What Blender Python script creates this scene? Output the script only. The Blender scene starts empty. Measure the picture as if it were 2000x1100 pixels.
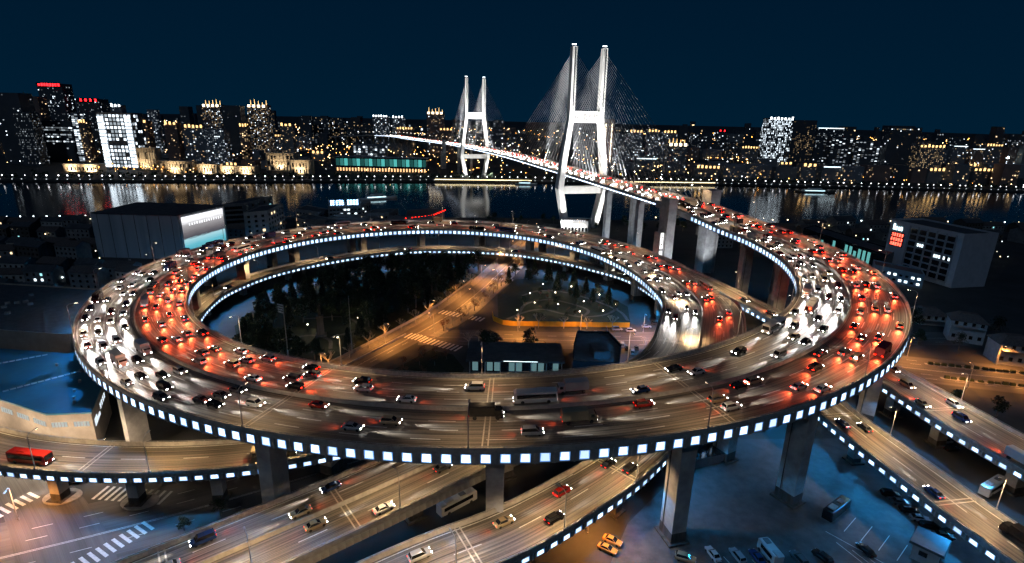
import bpy, math, random
from mathutils import Vector, Matrix
R = math.radians
rng = random.Random(7)
scene = bpy.context.scene
COL = scene.collection

# ------------------------------------------------------------------ camera
CAM_H, PITCH, ROLL, FPX = 95.03, 0.29123, 0.0230, 1065.0
cp_, sp_ = math.cos(PITCH), math.sin(PITCH)
FWD = Vector((0, cp_, -sp_)); UP0 = Vector((0, sp_, cp_)); RT0 = Vector((1, 0, 0))
RT = math.cos(ROLL)*RT0 + math.sin(ROLL)*UP0
UP = -math.sin(ROLL)*RT0 + math.cos(ROLL)*UP0
cam_data = bpy.data.cameras.new('camera')
cam_data.lens = 36*FPX/2000; cam_data.sensor_width = 36; cam_data.sensor_fit = 'HORIZONTAL'
cam_data.clip_start = 1; cam_data.clip_end = 30000
cam = bpy.data.objects.new('camera', cam_data); COL.objects.link(cam)
m3 = Matrix((RT, UP, -FWD)).transposed().to_4x4(); m3.translation = Vector((0, 0, CAM_H))
cam.matrix_world = m3
scene.camera = cam

# ------------------------------------------------------------------ night sky, moonlight, exposure
world = bpy.data.worlds.new('World'); scene.world = world; world.use_nodes = True
nt = world.node_tree; nt.nodes.clear()
wo = nt.nodes.new('ShaderNodeOutputWorld'); bg = nt.nodes.new('ShaderNodeBackground')
sky = nt.nodes.new('ShaderNodeTexSky'); sky.sky_type = 'NISHITA'; sky.sun_disc = False
sky.sun_elevation = R(-4); sky.sun_rotation = R(200)
tc = nt.nodes.new('ShaderNodeTexCoord'); sx = nt.nodes.new('ShaderNodeSeparateXYZ')
nt.links.new(tc.outputs['Generated'], sx.inputs[0])
cr = nt.nodes.new('ShaderNodeValToRGB')
cr.color_ramp.elements[0].position = 0.0; cr.color_ramp.elements[0].color = (0.0003, 0.0125, 0.0310, 1)
cr.color_ramp.elements[1].position = 0.42; cr.color_ramp.elements[1].color = (0.0003, 0.0055, 0.0190, 1)
nt.links.new(sx.outputs['Z'], cr.inputs[0])
mixs = nt.nodes.new('ShaderNodeMixRGB'); mixs.blend_type = 'ADD'; mixs.inputs[0].default_value = 0.004
nt.links.new(cr.outputs[0], mixs.inputs[1]); nt.links.new(sky.outputs[0], mixs.inputs[2])
nt.links.new(mixs.outputs[0], bg.inputs[0]); nt.links.new(bg.outputs[0], wo.inputs[0])
bg.inputs[1].default_value = 1.0
moon = bpy.data.lights.new('moon', 'SUN'); moon.energy = 0.17; moon.angle = R(3); moon.color = (0.55, 0.75, 1)
mo = bpy.data.objects.new('moon', moon); COL.objects.link(mo); mo.rotation_euler = (R(50), 0, R(-25))
scene.view_settings.view_transform = 'Standard'; scene.view_settings.look = 'None'
scene.view_settings.exposure = 0.0; scene.view_settings.gamma = 1.0
scene.view_settings.use_curve_mapping = False
scene.cycles.use_denoising = True
try:
    scene.cycles.denoiser = 'OPENIMAGEDENOISE'
except Exception:
    pass
scene.cycles.use_light_tree = True
scene.cycles.use_adaptive_sampling = True; scene.cycles.adaptive_threshold = 0.07; scene.cycles.adaptive_min_samples = 16
scene.cycles.max_bounces = 2; scene.cycles.diffuse_bounces = 1; scene.cycles.glossy_bounces = 2
scene.cycles.sample_clamp_indirect = 3.0
scene.cycles.light_sampling_threshold = 0.04
scene.cycles.caustics_reflective = False; scene.cycles.caustics_refractive = False

# ------------------------------------------------------------------ surveying: a sight line met with a height or a depth
def sight(px, py):
    return FWD + (px-1000)/FPX*RT - (py-550)/FPX*UP
def place(px, py, z=0.0):
    d = sight(px, py); t = (z-CAM_H)/d.z
    return Vector((d.x*t, d.y*t, z))
def at_depth(px, py, y):
    d = sight(px, py); t = y/d.y
    return Vector((d.x*t, y, CAM_H+d.z*t))

# ------------------------------------------------------------------ materials
MATS = {}
def nodes_of(name):
    m = bpy.data.materials.new(name); m.use_nodes = True
    n = m.node_tree; n.nodes.clear()
    o = n.nodes.new('ShaderNodeOutputMaterial')
    return m, n, o
def mat(name, c1, c2=None, scale=1.0, rough=0.7, metal=0.0, bump=0.0, spec=0.4, stretch=(1, 1, 1)):
    if name in MATS: return MATS[name]
    m, n, o = nodes_of(name)
    b = n.nodes.new('ShaderNodeBsdfPrincipled')
    b.inputs['Roughness'].default_value = rough; b.inputs['Metallic'].default_value = metal
    b.inputs['Specular IOR Level'].default_value = spec
    if c2 is None: c2 = tuple(x*0.7 for x in c1)
    tcn = n.nodes.new('ShaderNodeTexCoord'); mp = n.nodes.new('ShaderNodeMapping')
    mp.inputs['Scale'].default_value = stretch
    n.links.new(tcn.outputs['Object'], mp.inputs[0])
    nz = n.nodes.new('ShaderNodeTexNoise'); nz.inputs['Scale'].default_value = scale; nz.inputs['Detail'].default_value = 6
    nz.inputs['Roughness'].default_value = 0.65
    n.links.new(mp.outputs[0], nz.inputs['Vector'])
    rp = n.nodes.new('ShaderNodeValToRGB')
    rp.color_ramp.elements[0].position = 0.35; rp.color_ramp.elements[1].position = 0.68
    rp.color_ramp.elements[0].color = (*c2, 1); rp.color_ramp.elements[1].color = (*c1, 1)
    n.links.new(nz.outputs['Fac'], rp.inputs[0]); n.links.new(rp.outputs[0], b.inputs['Base Color'])
    if bump:
        bp = n.nodes.new('ShaderNodeBump'); bp.inputs['Strength'].default_value = bump
        n.links.new(nz.outputs['Fac'], bp.inputs['Height']); n.links.new(bp.outputs[0], b.inputs['Normal'])
    n.links.new(b.outputs[0], o.inputs[0])
    MATS[name] = m
    return m
def emit(name, color, strength, lights=True, vary=0.0, jitter=0.0):
    if name in MATS: return MATS[name]
    m, n, o = nodes_of(name)
    e = n.nodes.new('ShaderNodeEmission'); e.inputs[0].default_value = (*color, 1); e.inputs[1].default_value = strength
    if vary:
        tcn = n.nodes.new('ShaderNodeTexCoord'); nz = n.nodes.new('ShaderNodeTexWhiteNoise')
        sn = n.nodes.new('ShaderNodeVectorMath'); sn.operation = 'SNAP'; sn.inputs[1].default_value = (3.1, 3.1, 3.1)
        n.links.new(tcn.outputs['Object'], sn.inputs[0]); n.links.new(sn.outputs[0], nz.inputs['Vector'])
        ma = n.nodes.new('ShaderNodeMapRange'); ma.inputs[3].default_value = strength*(1-vary); ma.inputs[4].default_value = strength*(1+vary)
        n.links.new(nz.outputs['Value'], ma.inputs[0]); n.links.new(ma.outputs[0], e.inputs[1])
    if jitter:
        oi = n.nodes.new('ShaderNodeObjectInfo'); ma = n.nodes.new('ShaderNodeMapRange'); ma.inputs[3].default_value = strength*(1-jitter); ma.inputs[4].default_value = strength*(1+jitter)
        n.links.new(oi.outputs['Random'], ma.inputs[0]); n.links.new(ma.outputs[0], e.inputs[1])
    n.links.new(e.outputs[0], o.inputs[0])
    try: m.cycles.emission_sampling = 'FRONT' if lights else 'NONE'
    except Exception: pass
    MATS[name] = m
    return m
def asphalt(name, lo, hi, width_scale=0.55, rough=0.55):
    """carriageway streaked along the driving direction by wear and, on the deck, painted light trails: UV.x runs along the road in metres, UV.y across it"""
    m, n, o = nodes_of(name); L = n.links.new
    b = n.nodes.new('ShaderNodeBsdfPrincipled')
    uv = n.nodes.new('ShaderNodeUVMap')
    def noise(sx_, sy_, scale, det=4):
        mp = n.nodes.new('ShaderNodeMapping'); mp.inputs['Scale'].default_value = (sx_, sy_, 1)
        z = n.nodes.new('ShaderNodeTexNoise'); z.inputs['Scale'].default_value = scale; z.inputs['Detail'].default_value = det
        L(uv.outputs[0], mp.inputs[0]); L(mp.outputs[0], z.inputs['Vector']); return z
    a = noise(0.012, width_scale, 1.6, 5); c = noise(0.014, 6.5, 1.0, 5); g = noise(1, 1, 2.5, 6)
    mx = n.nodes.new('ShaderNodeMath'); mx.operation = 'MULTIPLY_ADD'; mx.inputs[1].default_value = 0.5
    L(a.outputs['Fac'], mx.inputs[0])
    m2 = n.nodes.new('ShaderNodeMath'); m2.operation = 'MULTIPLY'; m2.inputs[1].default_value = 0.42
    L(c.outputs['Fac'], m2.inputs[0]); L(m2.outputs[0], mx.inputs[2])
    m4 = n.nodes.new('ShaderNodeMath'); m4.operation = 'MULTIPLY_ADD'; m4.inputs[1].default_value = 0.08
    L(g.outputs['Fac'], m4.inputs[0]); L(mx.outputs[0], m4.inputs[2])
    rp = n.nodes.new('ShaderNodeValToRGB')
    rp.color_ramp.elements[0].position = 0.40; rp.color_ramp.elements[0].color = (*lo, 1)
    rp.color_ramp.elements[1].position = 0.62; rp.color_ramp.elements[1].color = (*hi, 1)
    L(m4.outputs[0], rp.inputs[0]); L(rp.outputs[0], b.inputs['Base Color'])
    b.inputs['Roughness'].default_value = rough
    bp = n.nodes.new('ShaderNodeBump'); bp.inputs['Strength'].default_value = 0.15
    L(g.outputs['Fac'], bp.inputs['Height']); L(bp.outputs[0], b.inputs['Normal'])
    L(b.outputs[0], o.inputs[0]); MATS[name] = m
    return m

M_ASPH = asphalt('deck_asphalt', (0.024, 0.022, 0.020), (0.26, 0.225, 0.18), 1.5)  # streak contrast pushed past real wear to imitate traffic light trails
M_STREET = asphalt('street_asphalt', (0.050, 0.048, 0.046), (0.105, 0.10, 0.095), 0.3, 0.7)
M_CONC = mat('viaduct_concrete', (0.45, 0.435, 0.41), (0.27, 0.26, 0.25), 0.28, 0.85, bump=0.05)
M_BARR = mat('barrier_concrete', (0.42, 0.40, 0.36), (0.27, 0.255, 0.235), 0.6, 0.85)
M_DARKC = mat('stained_concrete', (0.10, 0.09, 0.085), (0.05, 0.045, 0.04), 0.8, 0.9, stretch=(1, 1, .2))
M_PAINT = mat('road_paint', (0.72, 0.72, 0.70), (0.45, 0.45, 0.43), 1.5, 0.6)
M_STEEL = mat('painted_steel', (0.42, 0.42, 0.42), (0.30, 0.30, 0.30), 2, 0.45, metal=0.3)
M_DSTEEL = mat('dark_steel', (0.06, 0.06, 0.065), (0.03, 0.03, 0.035), 2, 0.5)
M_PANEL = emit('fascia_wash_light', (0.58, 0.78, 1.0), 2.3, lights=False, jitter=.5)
M_PANELB = emit('fascia_wash_spill', (0.16, 0.42, 1.0), 0.75, lights=False)  # blue border glows to imitate lamp light spilling over the concrete
M_WHITEP = mat('white_paint', (0.80, 0.80, 0.78), (0.62, 0.62, 0.60), 0.2, 0.6)
M_JOINT = mat('joint_steel', (0.50, 0.46, 0.38), (0.32, 0.29, 0.24), 3, 0.5)

# ------------------------------------------------------------------ mesh helpers
class MB:
    def __init__(s): s.v = []; s.f = []; s.m = []; s.uv = {}
    def quad(s, a, b, c, d, mi=0):
        i = len(s.v); s.v += [tuple(a), tuple(b), tuple(c), tuple(d)]; s.f.append((i, i+1, i+2, i+3)); s.m.append(mi); return s
    def poly(s, pts, mi=0):
        i = len(s.v); s.v += [tuple(p) for p in pts]; s.f.append(tuple(range(i, i+len(pts)))); s.m.append(mi); return s
    def box(s, c, size, rz=0.0, mi=0, top=(1, 1)):
        """box standing on c (centre of its base), top = taper of the upper face"""
        cx, cy, cz = c; w, d, h = size; co, si = math.cos(rz), math.sin(rz); i = len(s.v)
        for zz, kx, ky in ((0, 1, 1), (h, top[0], top[1])):
            for ax, ay in ((-.5, -.5), (.5, -.5), (.5, .5), (-.5, .5)):
                x, y = ax*w*kx, ay*d*ky
                s.v.append((cx+x*co-y*si, cy+x*si+y*co, cz+zz))
        for q in ((3, 2, 1, 0), (4, 5, 6, 7), (0, 1, 5, 4), (1, 2, 6, 5), (2, 3, 7, 6), (3, 0, 4, 7)):
            s.f.append(tuple(i+k for k in q)); s.m.append(mi)
        return s
    def prism(s, pts, z0, z1, mi=0, cap=None):
        """upright prism over a plan polygon (counter-clockwise)"""
        n = len(pts); i = len(s.v)
        if sum((pts[k][0]-pts[k-1][0])*(pts[k][1]+pts[k-1][1]) for k in range(n)) > 0: pts = pts[::-1]
        s.v += [(p[0], p[1], z0) for p in pts]+[(p[0], p[1], z1) for p in pts]
        for k in range(n):
            s.f.append((i+k, i+(k+1) % n, i+n+(k+1) % n, i+n+k)); s.m.append(mi)
        s.f.append(tuple(i+n+k for k in range(n))); s.m.append(mi if cap is None else cap)
        s.f.append(tuple(i+n-1-k for k in range(n))); s.m.append(mi)
        return s
    def tube(s, a, b, r0, r1=None, n=6, mi=0, caps=True):
        a = Vector(a); b = Vector(b); r1 = r0 if r1 is None else r1
        d = (b-a).normalized(); u = d.orthogonal().normalized(); w = d.cross(u); i = len(s.v)
        for p, r in ((a, r0), (b, r1)):
            for k in range(n):
                t = 2*math.pi*k/n; s.v.append(tuple(p+(u*math.cos(t)+w*math.sin(t))*r))
        for k in range(n):
            s.f.append((i+k, i+(k+1) % n, i+n+(k+1) % n, i+n+k)); s.m.append(mi)
        if caps:
            s.f.append(tuple(i+n-1-k for k in range(n))); s.m.append(mi)
            s.f.append(tuple(i+n+k for k in range(n))); s.m.append(mi)
        return s
    def ball(s, c, r, mi=0, squash=1.0):
        i = len(s.v); c = Vector(c)
        pts = [(0, 0, 1)]+[(math.cos(k*1.2566)*.894, math.sin(k*1.2566)*.894, .447) for k in range(5)] + \
              [(math.cos((k+.5)*1.2566)*.894, math.sin((k+.5)*1.2566)*.894, -.447) for k in range(5)]+[(0, 0, -1)]
        s.v += [(c.x+p[0]*r, c.y+p[1]*r, c.z+p[2]*r*squash) for p in pts]
        for k in range(5):
            k2 = (k+1) % 5
            for q in ((0, 1+k, 1+k2), (1+k, 6+k, 1+k2), (1+k2, 6+k, 6+k2), (6+k, 11, 6+k2)):
                s.f.append(tuple(i+j for j in q)); s.m.append(mi)
        return s
    def mesh(s, name, mats):
        me = bpy.data.meshes.new(name); me.from_pydata(s.v, [], s.f)
        for m_ in (mats if isinstance(mats, (list, tuple)) else [mats]): me.materials.append(m_)
        if any(s.m): me.polygons.foreach_set('material_index', s.m)
        me.update(); return me
    def build(s, name, mats, parent=None, smooth=False):
        me = s.mesh(name, mats)
        if smooth:
            for p in me.polygons: p.use_smooth = True
        return link(name, me, parent)
def link(name, data, parent=None):
    o = bpy.data.objects.new(name, data); COL.objects.link(o)
    if parent is not None: o.parent = parent
    return o
def tag(o, label=None, cat=None, group=None, kind=None):
    if label: o['label'] = label
    if cat: o['category'] = cat
    if group: o['group'] = group
    if kind: o['kind'] = kind
    return o
def thing(name, label, cat, loc=(0, 0, 0), rz=0.0, group=None):
    o = bpy.data.objects.new(name, None); COL.objects.link(o); o.empty_display_size = 0.5
    o.location = loc; o.rotation_euler = (0, 0, rz)
    return tag(o, label, cat, group)
def copy_tree(o, parent=None):
    c = o.copy(); COL.objects.link(c); c.parent = parent
    for ch in o.children: copy_tree(ch, c)
    return c
def inst(name, me, parent, mw=None, loc=None, rot=None):
    o = link(name, me, parent)
    if mw is not None: o.matrix_local = mw
    if loc is not None: o.location = loc
    if rot is not None: o.rotation_euler = rot
    return o
def structure(o): o['kind'] = 'structure'; return o
def stuff(o): o['kind'] = 'stuff'; return o
ORD = 'first second third fourth fifth sixth seventh eighth ninth tenth eleventh twelfth thirteenth fourteenth fifteenth sixteenth seventeenth eighteenth nineteenth twentieth'.split()
def nth(i):
    if i < 20: return ORD[i]
    return ('twenty-' if i < 29 else 'thirty-' if i < 39 else 'forty-')+ORD[(i-20) % 10] if (i+1) % 10 else {30: 'thirtieth', 40: 'fortieth'}.get(i+1, 'last')
# ------------------------------------------------------------------ elevated roads
class Path:
    def __init__(s, pts, ds=2.5):
        P = [Vector(p[:3]) for p in pts]; W = [p[3] for p in pts]
        P = [P[0]*2-P[1]]+P+[P[-1]*2-P[-2]]; W = [W[0]]+W+[W[-1]]
        raw = []; rw = []
        for i in range(1, len(P)-2):
            p0, p1, p2, p3 = P[i-1:i+3]; n = max(6, int((p2-p1).length/1.0))
            for k in range(n):
                t = k/n
                raw.append(0.5*((2*p1)+(p2-p0)*t+(2*p0-5*p1+4*p2-p3)*t*t+(3*p1-p0-3*p2+p3)*t**3))
                rw.append(W[i]*(1-t)+W[i+1]*t)
        raw.append(P[-2]); rw.append(W[-2])
        acc = [0]
        for a, b in zip(raw, raw[1:]): acc.append(acc[-1]+(b-a).length)
        s.L = acc[-1]; n = max(2, int(s.L/ds)); s.n = n; s.ds = s.L/n
        s.p = []; s.w = []; j = 0
        for k in range(n+1):
            d = s.L*k/n
            while j < len(acc)-2 and acc[j+1] < d: j += 1
            t = (d-acc[j])/max(1e-6, acc[j+1]-acc[j])
            s.p.append(raw[j].lerp(raw[j+1], t)); s.w.append(rw[j]*(1-t)+rw[j+1]*t)
        s.t = []
        for k in range(n+1):
            d = s.p[min(n, k+1)]-s.p[max(0, k-1)]; s.t.append(d.normalized())
        s.nrm = [Vector((-t.y, t.x, 0)).normalized() for t in s.t]
    def at(s, d):
        k = min(max(d/s.ds, 0), s.n-1e-6); i = int(k); f = k-i
        p = s.p[i].lerp(s.p[i+1], f); t = s.t[i].lerp(s.t[i+1], f).normalized(); w = s.w[i]*(1-f)+s.w[i+1]*f
        return p, t, Vector((-t.y, t.x, 0)).normalized(), w
    def nearest(s, x, y):
        i = min(range(s.n+1), key=lambda k: (s.p[k].x-x)**2+(s.p[k].y-y)**2)
        return i*s.ds

def sweep(path, prof, s0=0.0, s1=None, mi=0, mb=None, closed=True, caps=True):
    """prof: points (side, offset, z): lateral position = side*half width + offset"""
    s1 = path.L if s1 is None else s1
    mb = mb or MB(); n = max(2, int((s1-s0)/path.ds)+1); base = len(mb.v); m = len(prof)
    for k in range(n+1):
        p, t, nr, w = path.at(s0+(s1-s0)*k/n)
        for sd, off, z in prof:
            q = p+nr*(sd*w/2+off); mb.v.append((q.x, q.y, q.z+z))
    for k in range(n):
        a = base+k*m; b = a+m
        for j in range(m if closed else m-1):
            j2 = (j+1) % m
            mb.f.append((a+j, b+j, b+j2, a+j2)); mb.m.append(mi)
    if caps and closed:
        mb.f.append(tuple(base+j for j in range(m))); mb.m.append(mi)
        mb.f.append(tuple(base+n*m+m-1-j for j in range(m))); mb.m.append(mi)
    return mb

def road_sheet(path, lo, hi, z, material, parent, name='carriageway', s0=0.0, s1=None):
    s1 = path.L if s1 is None else s1
    n = max(2, int((s1-s0)/path.ds)); v = []; f = []; uvs = []
    for k in range(n+1):
        d = s0+(s1-s0)*k/n; p, t, nr, w = path.at(d)
        for sd, off in (lo, hi):
            tt = sd*w/2+off; q = p+nr*tt; v.append((q.x, q.y, q.z+z)); uvs.append((d, tt))
    for k in range(n): f.append((2*k, 2*k+2, 2*k+3, 2*k+1))
    f = [tuple(reversed(q)) for q in f]
    me = bpy.data.meshes.new(name); me.from_pydata(v, [], f); me.materials.append(material)
    uvl = me.uv_layers.new(name='UVMap')
    for poly in me.polygons:
        for li in poly.loop_indices: uvl.data[li].uv = uvs[me.loops[li].vertex_index]
    me.update(); return link(name, me, parent)

def strip(mb, path, t0, t1, s0, s1, z=0.012, step=3.0):
    n = max(1, int((s1-s0)/step))
    for k in range(n):
        a = s0+(s1-s0)*k/n; b = s0+(s1-s0)*(k+1)/n
        pa, ta, na, wa = path.at(a); pb, tb, nb, wb = path.at(b); up = Vector((0, 0, z))
        mb.quad(pa+na*t0+up, pa+na*t1+up, pb+nb*t1+up, pb+nb*t0+up)
        i = len(mb.f)-1; mb.f[i] = tuple(reversed(mb.f[i]))

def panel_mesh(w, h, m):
    mb = MB().box((0, 0, -h/2), (w, .10, h)); del mb.f[4]; del mb.m[4]      # the outward face imitates a lamp-lit bay: bright core, dimmer bluish border as light spill
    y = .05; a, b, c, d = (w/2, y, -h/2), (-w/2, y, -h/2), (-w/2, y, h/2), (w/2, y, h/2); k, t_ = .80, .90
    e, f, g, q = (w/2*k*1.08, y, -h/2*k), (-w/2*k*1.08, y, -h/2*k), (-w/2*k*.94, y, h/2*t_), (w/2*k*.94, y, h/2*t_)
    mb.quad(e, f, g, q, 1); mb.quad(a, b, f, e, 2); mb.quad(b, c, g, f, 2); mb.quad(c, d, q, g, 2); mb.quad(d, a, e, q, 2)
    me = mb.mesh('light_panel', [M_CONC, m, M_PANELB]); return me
PANEL_ME = panel_mesh(2.15, 2.1, M_PANEL)
PANEL_LO = panel_mesh(1.9, 1.1, M_PANEL)
def blue_spot(name, energy, cone):
    l = bpy.data.lights.new(name, 'SPOT'); l.energy = energy; l.spot_size = R(cone); l.spot_blend = .25; l.color = (.025, .36, .92); l.shadow_soft_size = .25; return l
SPOT_HI = blue_spot('panel_light_high', 7000, 90); SPOT_LO = blue_spot('panel_light_low', 6500, 112)
def frame_matrix(p, t, n):
    """x along the road, y outwards, z up"""
    x = Vector((t.x, t.y, 0)).normalized(); y = Vector((n.x, n.y, 0)).normalized(); zz = Vector((0, 0, 1))
    m = Matrix((x, y, zz)).transposed().to_4x4(); m.translation = p; return m

def viaduct(name, label, path, depth=2.9, s0=0.0, s1=None, barrier_l=None, barrier_r=None, panels=(), gap=3.65,
            lanes=(), median=None, edge=0.5, joints=50.0, panel_me=None, panel_drop=1.45, cat='viaduct', face_cam=True, all_round=False, spots=None):
    s1 = path.L if s1 is None else s1
    root = thing(name, label, cat)
    d = depth
    prof = [(-1, 0, 0), (1, 0, 0), (1, 0, -d), (1, -.5, -d-.15), (.62, 0, -d-.7), (-.62, 0, -d-.7), (-1, .5, -d-.15), (-1, 0, -d)]
    sweep(path, prof[::-1], s0, s1).build('deck_slab', M_CONC, root)
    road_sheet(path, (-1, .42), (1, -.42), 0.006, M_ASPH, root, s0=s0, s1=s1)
    for sd, rngs in ((1, barrier_l), (-1, barrier_r)):
        for (a, b) in (rngs if rngs is not None else [(s0, s1)]):
            pr = [(sd, -sd*.44, 0.01), (sd, -sd*.36, .28), (sd, -sd*.24, 1.0), (sd, sd*.02, 1.0), (sd, sd*.14, .55), (sd, sd*.14, -.32), (sd, sd*.02, -.32)]
            mb = sweep(path, pr if sd < 0 else pr[::-1], a, b)
            rail = [(sd, -sd*.16, 1.25), (sd, -sd*.06, 1.25), (sd, -sd*.06, 1.35), (sd, -sd*.16, 1.35)]
            bo = mb.build('barrier', M_BARR, root)
            rm = sweep(path, rail if sd < 0 else rail[::-1], a, b)
            k = a+1.0
            while k < b:
                p, t, nr, w = path.at(k); q = p+nr*(sd*(w/2-.11))
                rm.box((q.x, q.y, q.z+.99), (.1, .1, .27), math.atan2(t.y, t.x)); k += 4.0
            rm.build('rail', M_STEEL, bo)
    if median is not None:
        for (a, b, t0) in median:
            pr = [(0, t0-.34, 0.01), (0, t0-.26, .3), (0, t0-.12, .95), (0, t0+.12, .95), (0, t0+.26, .3), (0, t0+.34, .01)]
            sweep(path, pr, a, b).build('median_barrier', M_BARR, root)
    mk = MB()
    for sd in (1, -1):
        for (a, b) in ([(s0, s1)]):
            k = a
            while k < b-1:
                e = min(k+20, b); p, t, nr, w = path.at((k+e)/2); tt = sd*(w/2-.44-edge)
                p0, _, _, w0 = path.at(k); p1, _, _, w1 = path.at(e)
                ta = sd*(w0/2-.44-edge); tb = sd*(w1/2-.44-edge)
                strip(mb, path, (ta+tb)/2-.12, (ta+tb)/2+.12, k, e); k = e
    for (a, b, ts, dash) in lanes:
        for tt in ts:
            if dash:
                k = a+rng.uniform(0, 6)
                while k+6 < b:
                    strip(mb, path, tt-.12, tt+.12, k, k+6); k += 15.0
            else: strip(mb, path, tt-.08, tt+.08, a, b)
    if mk_ok(mb): stuff(mb.build('lane_marking', M_PAINT, root))
    if joints:
        k = s0+joints*.5
        while k < s1-4:
            jm = MB()
            for o in (-.55, .55):
                p, t, nr, w = path.at(k+o); up = Vector((0, 0, .015)); h = w/2-.45
                a0 = p+nr*h+up; b0 = p-nr*h+up; e = t*.16
                jm.quad(a0-e, b0-e, b0+e, a0+e)
            jm.build('expansion_joint', M_JOINT, root); k += joints
    hid = MB(); rib = MB(); cnt = 0
    for (sd, a, b) in panels:
        k = a
        while k < b:
            p, t, nr, w = path.at(k); out = nr*sd; q = p+nr*(sd*(w/2+.10))
            to = Vector((0, 0, CAM_H))-q
            if (not face_cam) or out.dot(Vector((to.x, to.y, 0)).normalized()) > -0.12:
                q2 = Vector((q.x, q.y, q.z-panel_drop))
                inst('light_panel', panel_me or PANEL_ME, root, mw=frame_matrix(q2, t, out))
            elif all_round and sd > 0:
                e = Vector((t.x, t.y, 0)).normalized()*1.08*sd; v = Vector((0, 0, 1.05)); c = Vector((q.x, q.y, q.z-panel_drop))+out*.02
                hid.quad(c+e-v, c-e-v, c-e+v, c+e+v)
            if q.y < 460 and (out.dot(Vector((to.x, to.y, 0)).normalized()) > -0.12):
                r_ = path.at(k+gap/2); rq = r_[0]+r_[2]*(sd*(r_[3]/2+.11)); hh_ = 2.5 if (panel_me is None) else 1.45
                rib.box((rq.x, rq.y, rq.z-hh_-.38), (.34, .24, hh_), math.atan2(r_[1].y, r_[1].x))
            if spots and cnt % spots[1] == 0 and (sd > 0 or not all_round or k > S_LEFT):
                l = bpy.data.objects.new('panel_light', spots[0]); COL.objects.link(l); l.parent = root
                f_ = q+out*.35-Vector((0, 0, panel_drop)); aim(l, f_, f_+out*(1.0 if all_round else .8)-Vector((0, 0, 1)))
            cnt += 1
            k += gap
    if rib.f: stuff(rib.build('fascia_rib', M_CONC, root))
    if hid.f: stuff(hid.build('light_panel_turned_away', M_PANEL, root))
    return root
def aim(o, frm, to):
    o.location = frm; o.rotation_euler = (Vector(to)-Vector(frm)).to_track_quat('-Z', 'Y').to_euler()
def mk_ok(mb): return len(mb.f) > 0

def column(parent, x, y, ztop, wx, wy, rz, flare=1.25, ground=0.0, stain=True, name='column'):
    h = ztop-ground
    mb = MB(); hs = min(3.0, h*.25)
    mb.box((x, y, ground), (wx, wy, h-hs), rz); mb.box((x, y, ground+h-hs), (wx, wy, hs), rz, top=(flare, 1.0))
    o = mb.build(name, M_CONC, parent)
    MB().box((x, y, ground), (wx+1.6, wy+1.6, .5), rz).build('plinth', M_DARKC, o)
    if h > 9:
        cx_, sx2 = math.cos(rz), math.sin(rz); px_, py_ = wx/2+.1, -wy*.25
        MB().tube((x+px_*cx_-py_*sx2, y+px_*sx2+py_*cx_, ground+.5), (x+px_*cx_-py_*sx2, y+px_*sx2+py_*cx_, ground+h-hs), .11, n=5).build('drainpipe', M_DARKC, o)
    if stain:
        MB().box((x, y, ground+.5), (wx+.06, wy+.06, min(2.6, h*.2)), rz).build('stained_foot', M_DARKC, o)
    return o

RC = Vector((-12, 258, 0))
R_OUT = {-30: 161.3, -15: 156.8, 0: 160.5, 15: 165.1, 30: 167.9, 45: 168.2, 60: 166.7, 75: 164.4, 90: 162.1, 105: 160.5, 120: 159.9, 135: 160.1,
         150: 161.0, 165: 162.1, 180: 162.9, 195: 162.9, 210: 161.8, 225: 159.3, 240: 155.2, 255: 149.7, 270: 142.8, 285: 135.1, 300: 127.3, 315: 120.3,
         330: 115.1, 345: 112.7, 360: 113.5, 375: 117.2, 390: 119.5}
def zlin(u):
    U = [-40, 0, 30, 60, 90, 120, 150, 180, 225, 270, 300, 330, 360, 390]; Z = [44.5, 40.3, 37, 33.2, 29.8, 27, 24.8, 23, 21, 19.6, 18.8, 18, 17, 16]
    for i in range(len(U)-1):
        if u <= U[i+1]: return Z[i]+(Z[i+1]-Z[i])*(u-U[i])/(U[i+1]-U[i])
    return Z[-1]
BW = 33.5
P1 = Vector((60.6, 494.8, 0)); P2 = Vector((-64.4, 899.2, 0)); AX = (P1-P2).normalized()     # axis of the bridge, river to city
E0 = P1+AX*171
ring_pts = []
ring_pts.append((*(P1+AX*150).xy, 45.9, 31)); ring_pts.append((*(E0).xy, 45.2, 31.5))
for u in range(-15, 391, 15):
    r = R_OUT[u]-BW/2; a = R(u)
    ring_pts.append((RC.x+r*math.cos(a), RC.y-r*math.sin(a), zlin(u), BW))
ring_pts += [(64, 176, 15.2, 33), (45, 157, 14.4, 29), (22, 142, 13.4, 24)]
RING = Path(ring_pts)
def ring_s(u):
    if u > 330:
        r = R_OUT[int(round(u/15)*15)]-BW/2; a = R(u); x, y = RC.x+r*math.cos(a), RC.y-r*math.sin(a)
        i = min((k for k in range(RING.n+1) if RING.p[k].z < 19.5), key=lambda k: (RING.p[k].x-x)**2+(RING.p[k].y-y)**2); return i*RING.ds
    uu = max(-15, min(330, u)); k0 = math.floor(uu/15)*15; f = (uu-k0)/15
    rr = R_OUT[k0]*(1-f)+R_OUT[min(k0+15, 390)]*f-BW/2; a = R(uu); x, y = RC.x+rr*math.cos(a), RC.y-rr*math.sin(a)
    i = min((k for k in range(RING.n+1) if (RING.p[k].z >= 18.0)), key=lambda k: (RING.p[k].x-x)**2+(RING.p[k].y-y)**2)
    return i*RING.ds
S0 = RING.nearest(E0.x, E0.y)
LANE8 = [5.0, 8.6, 12.2, -5.0, -8.6, -12.2]
sg0, sg1 = ring_s(342), ring_s(372); S_LEFT = ring_s(352)
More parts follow.
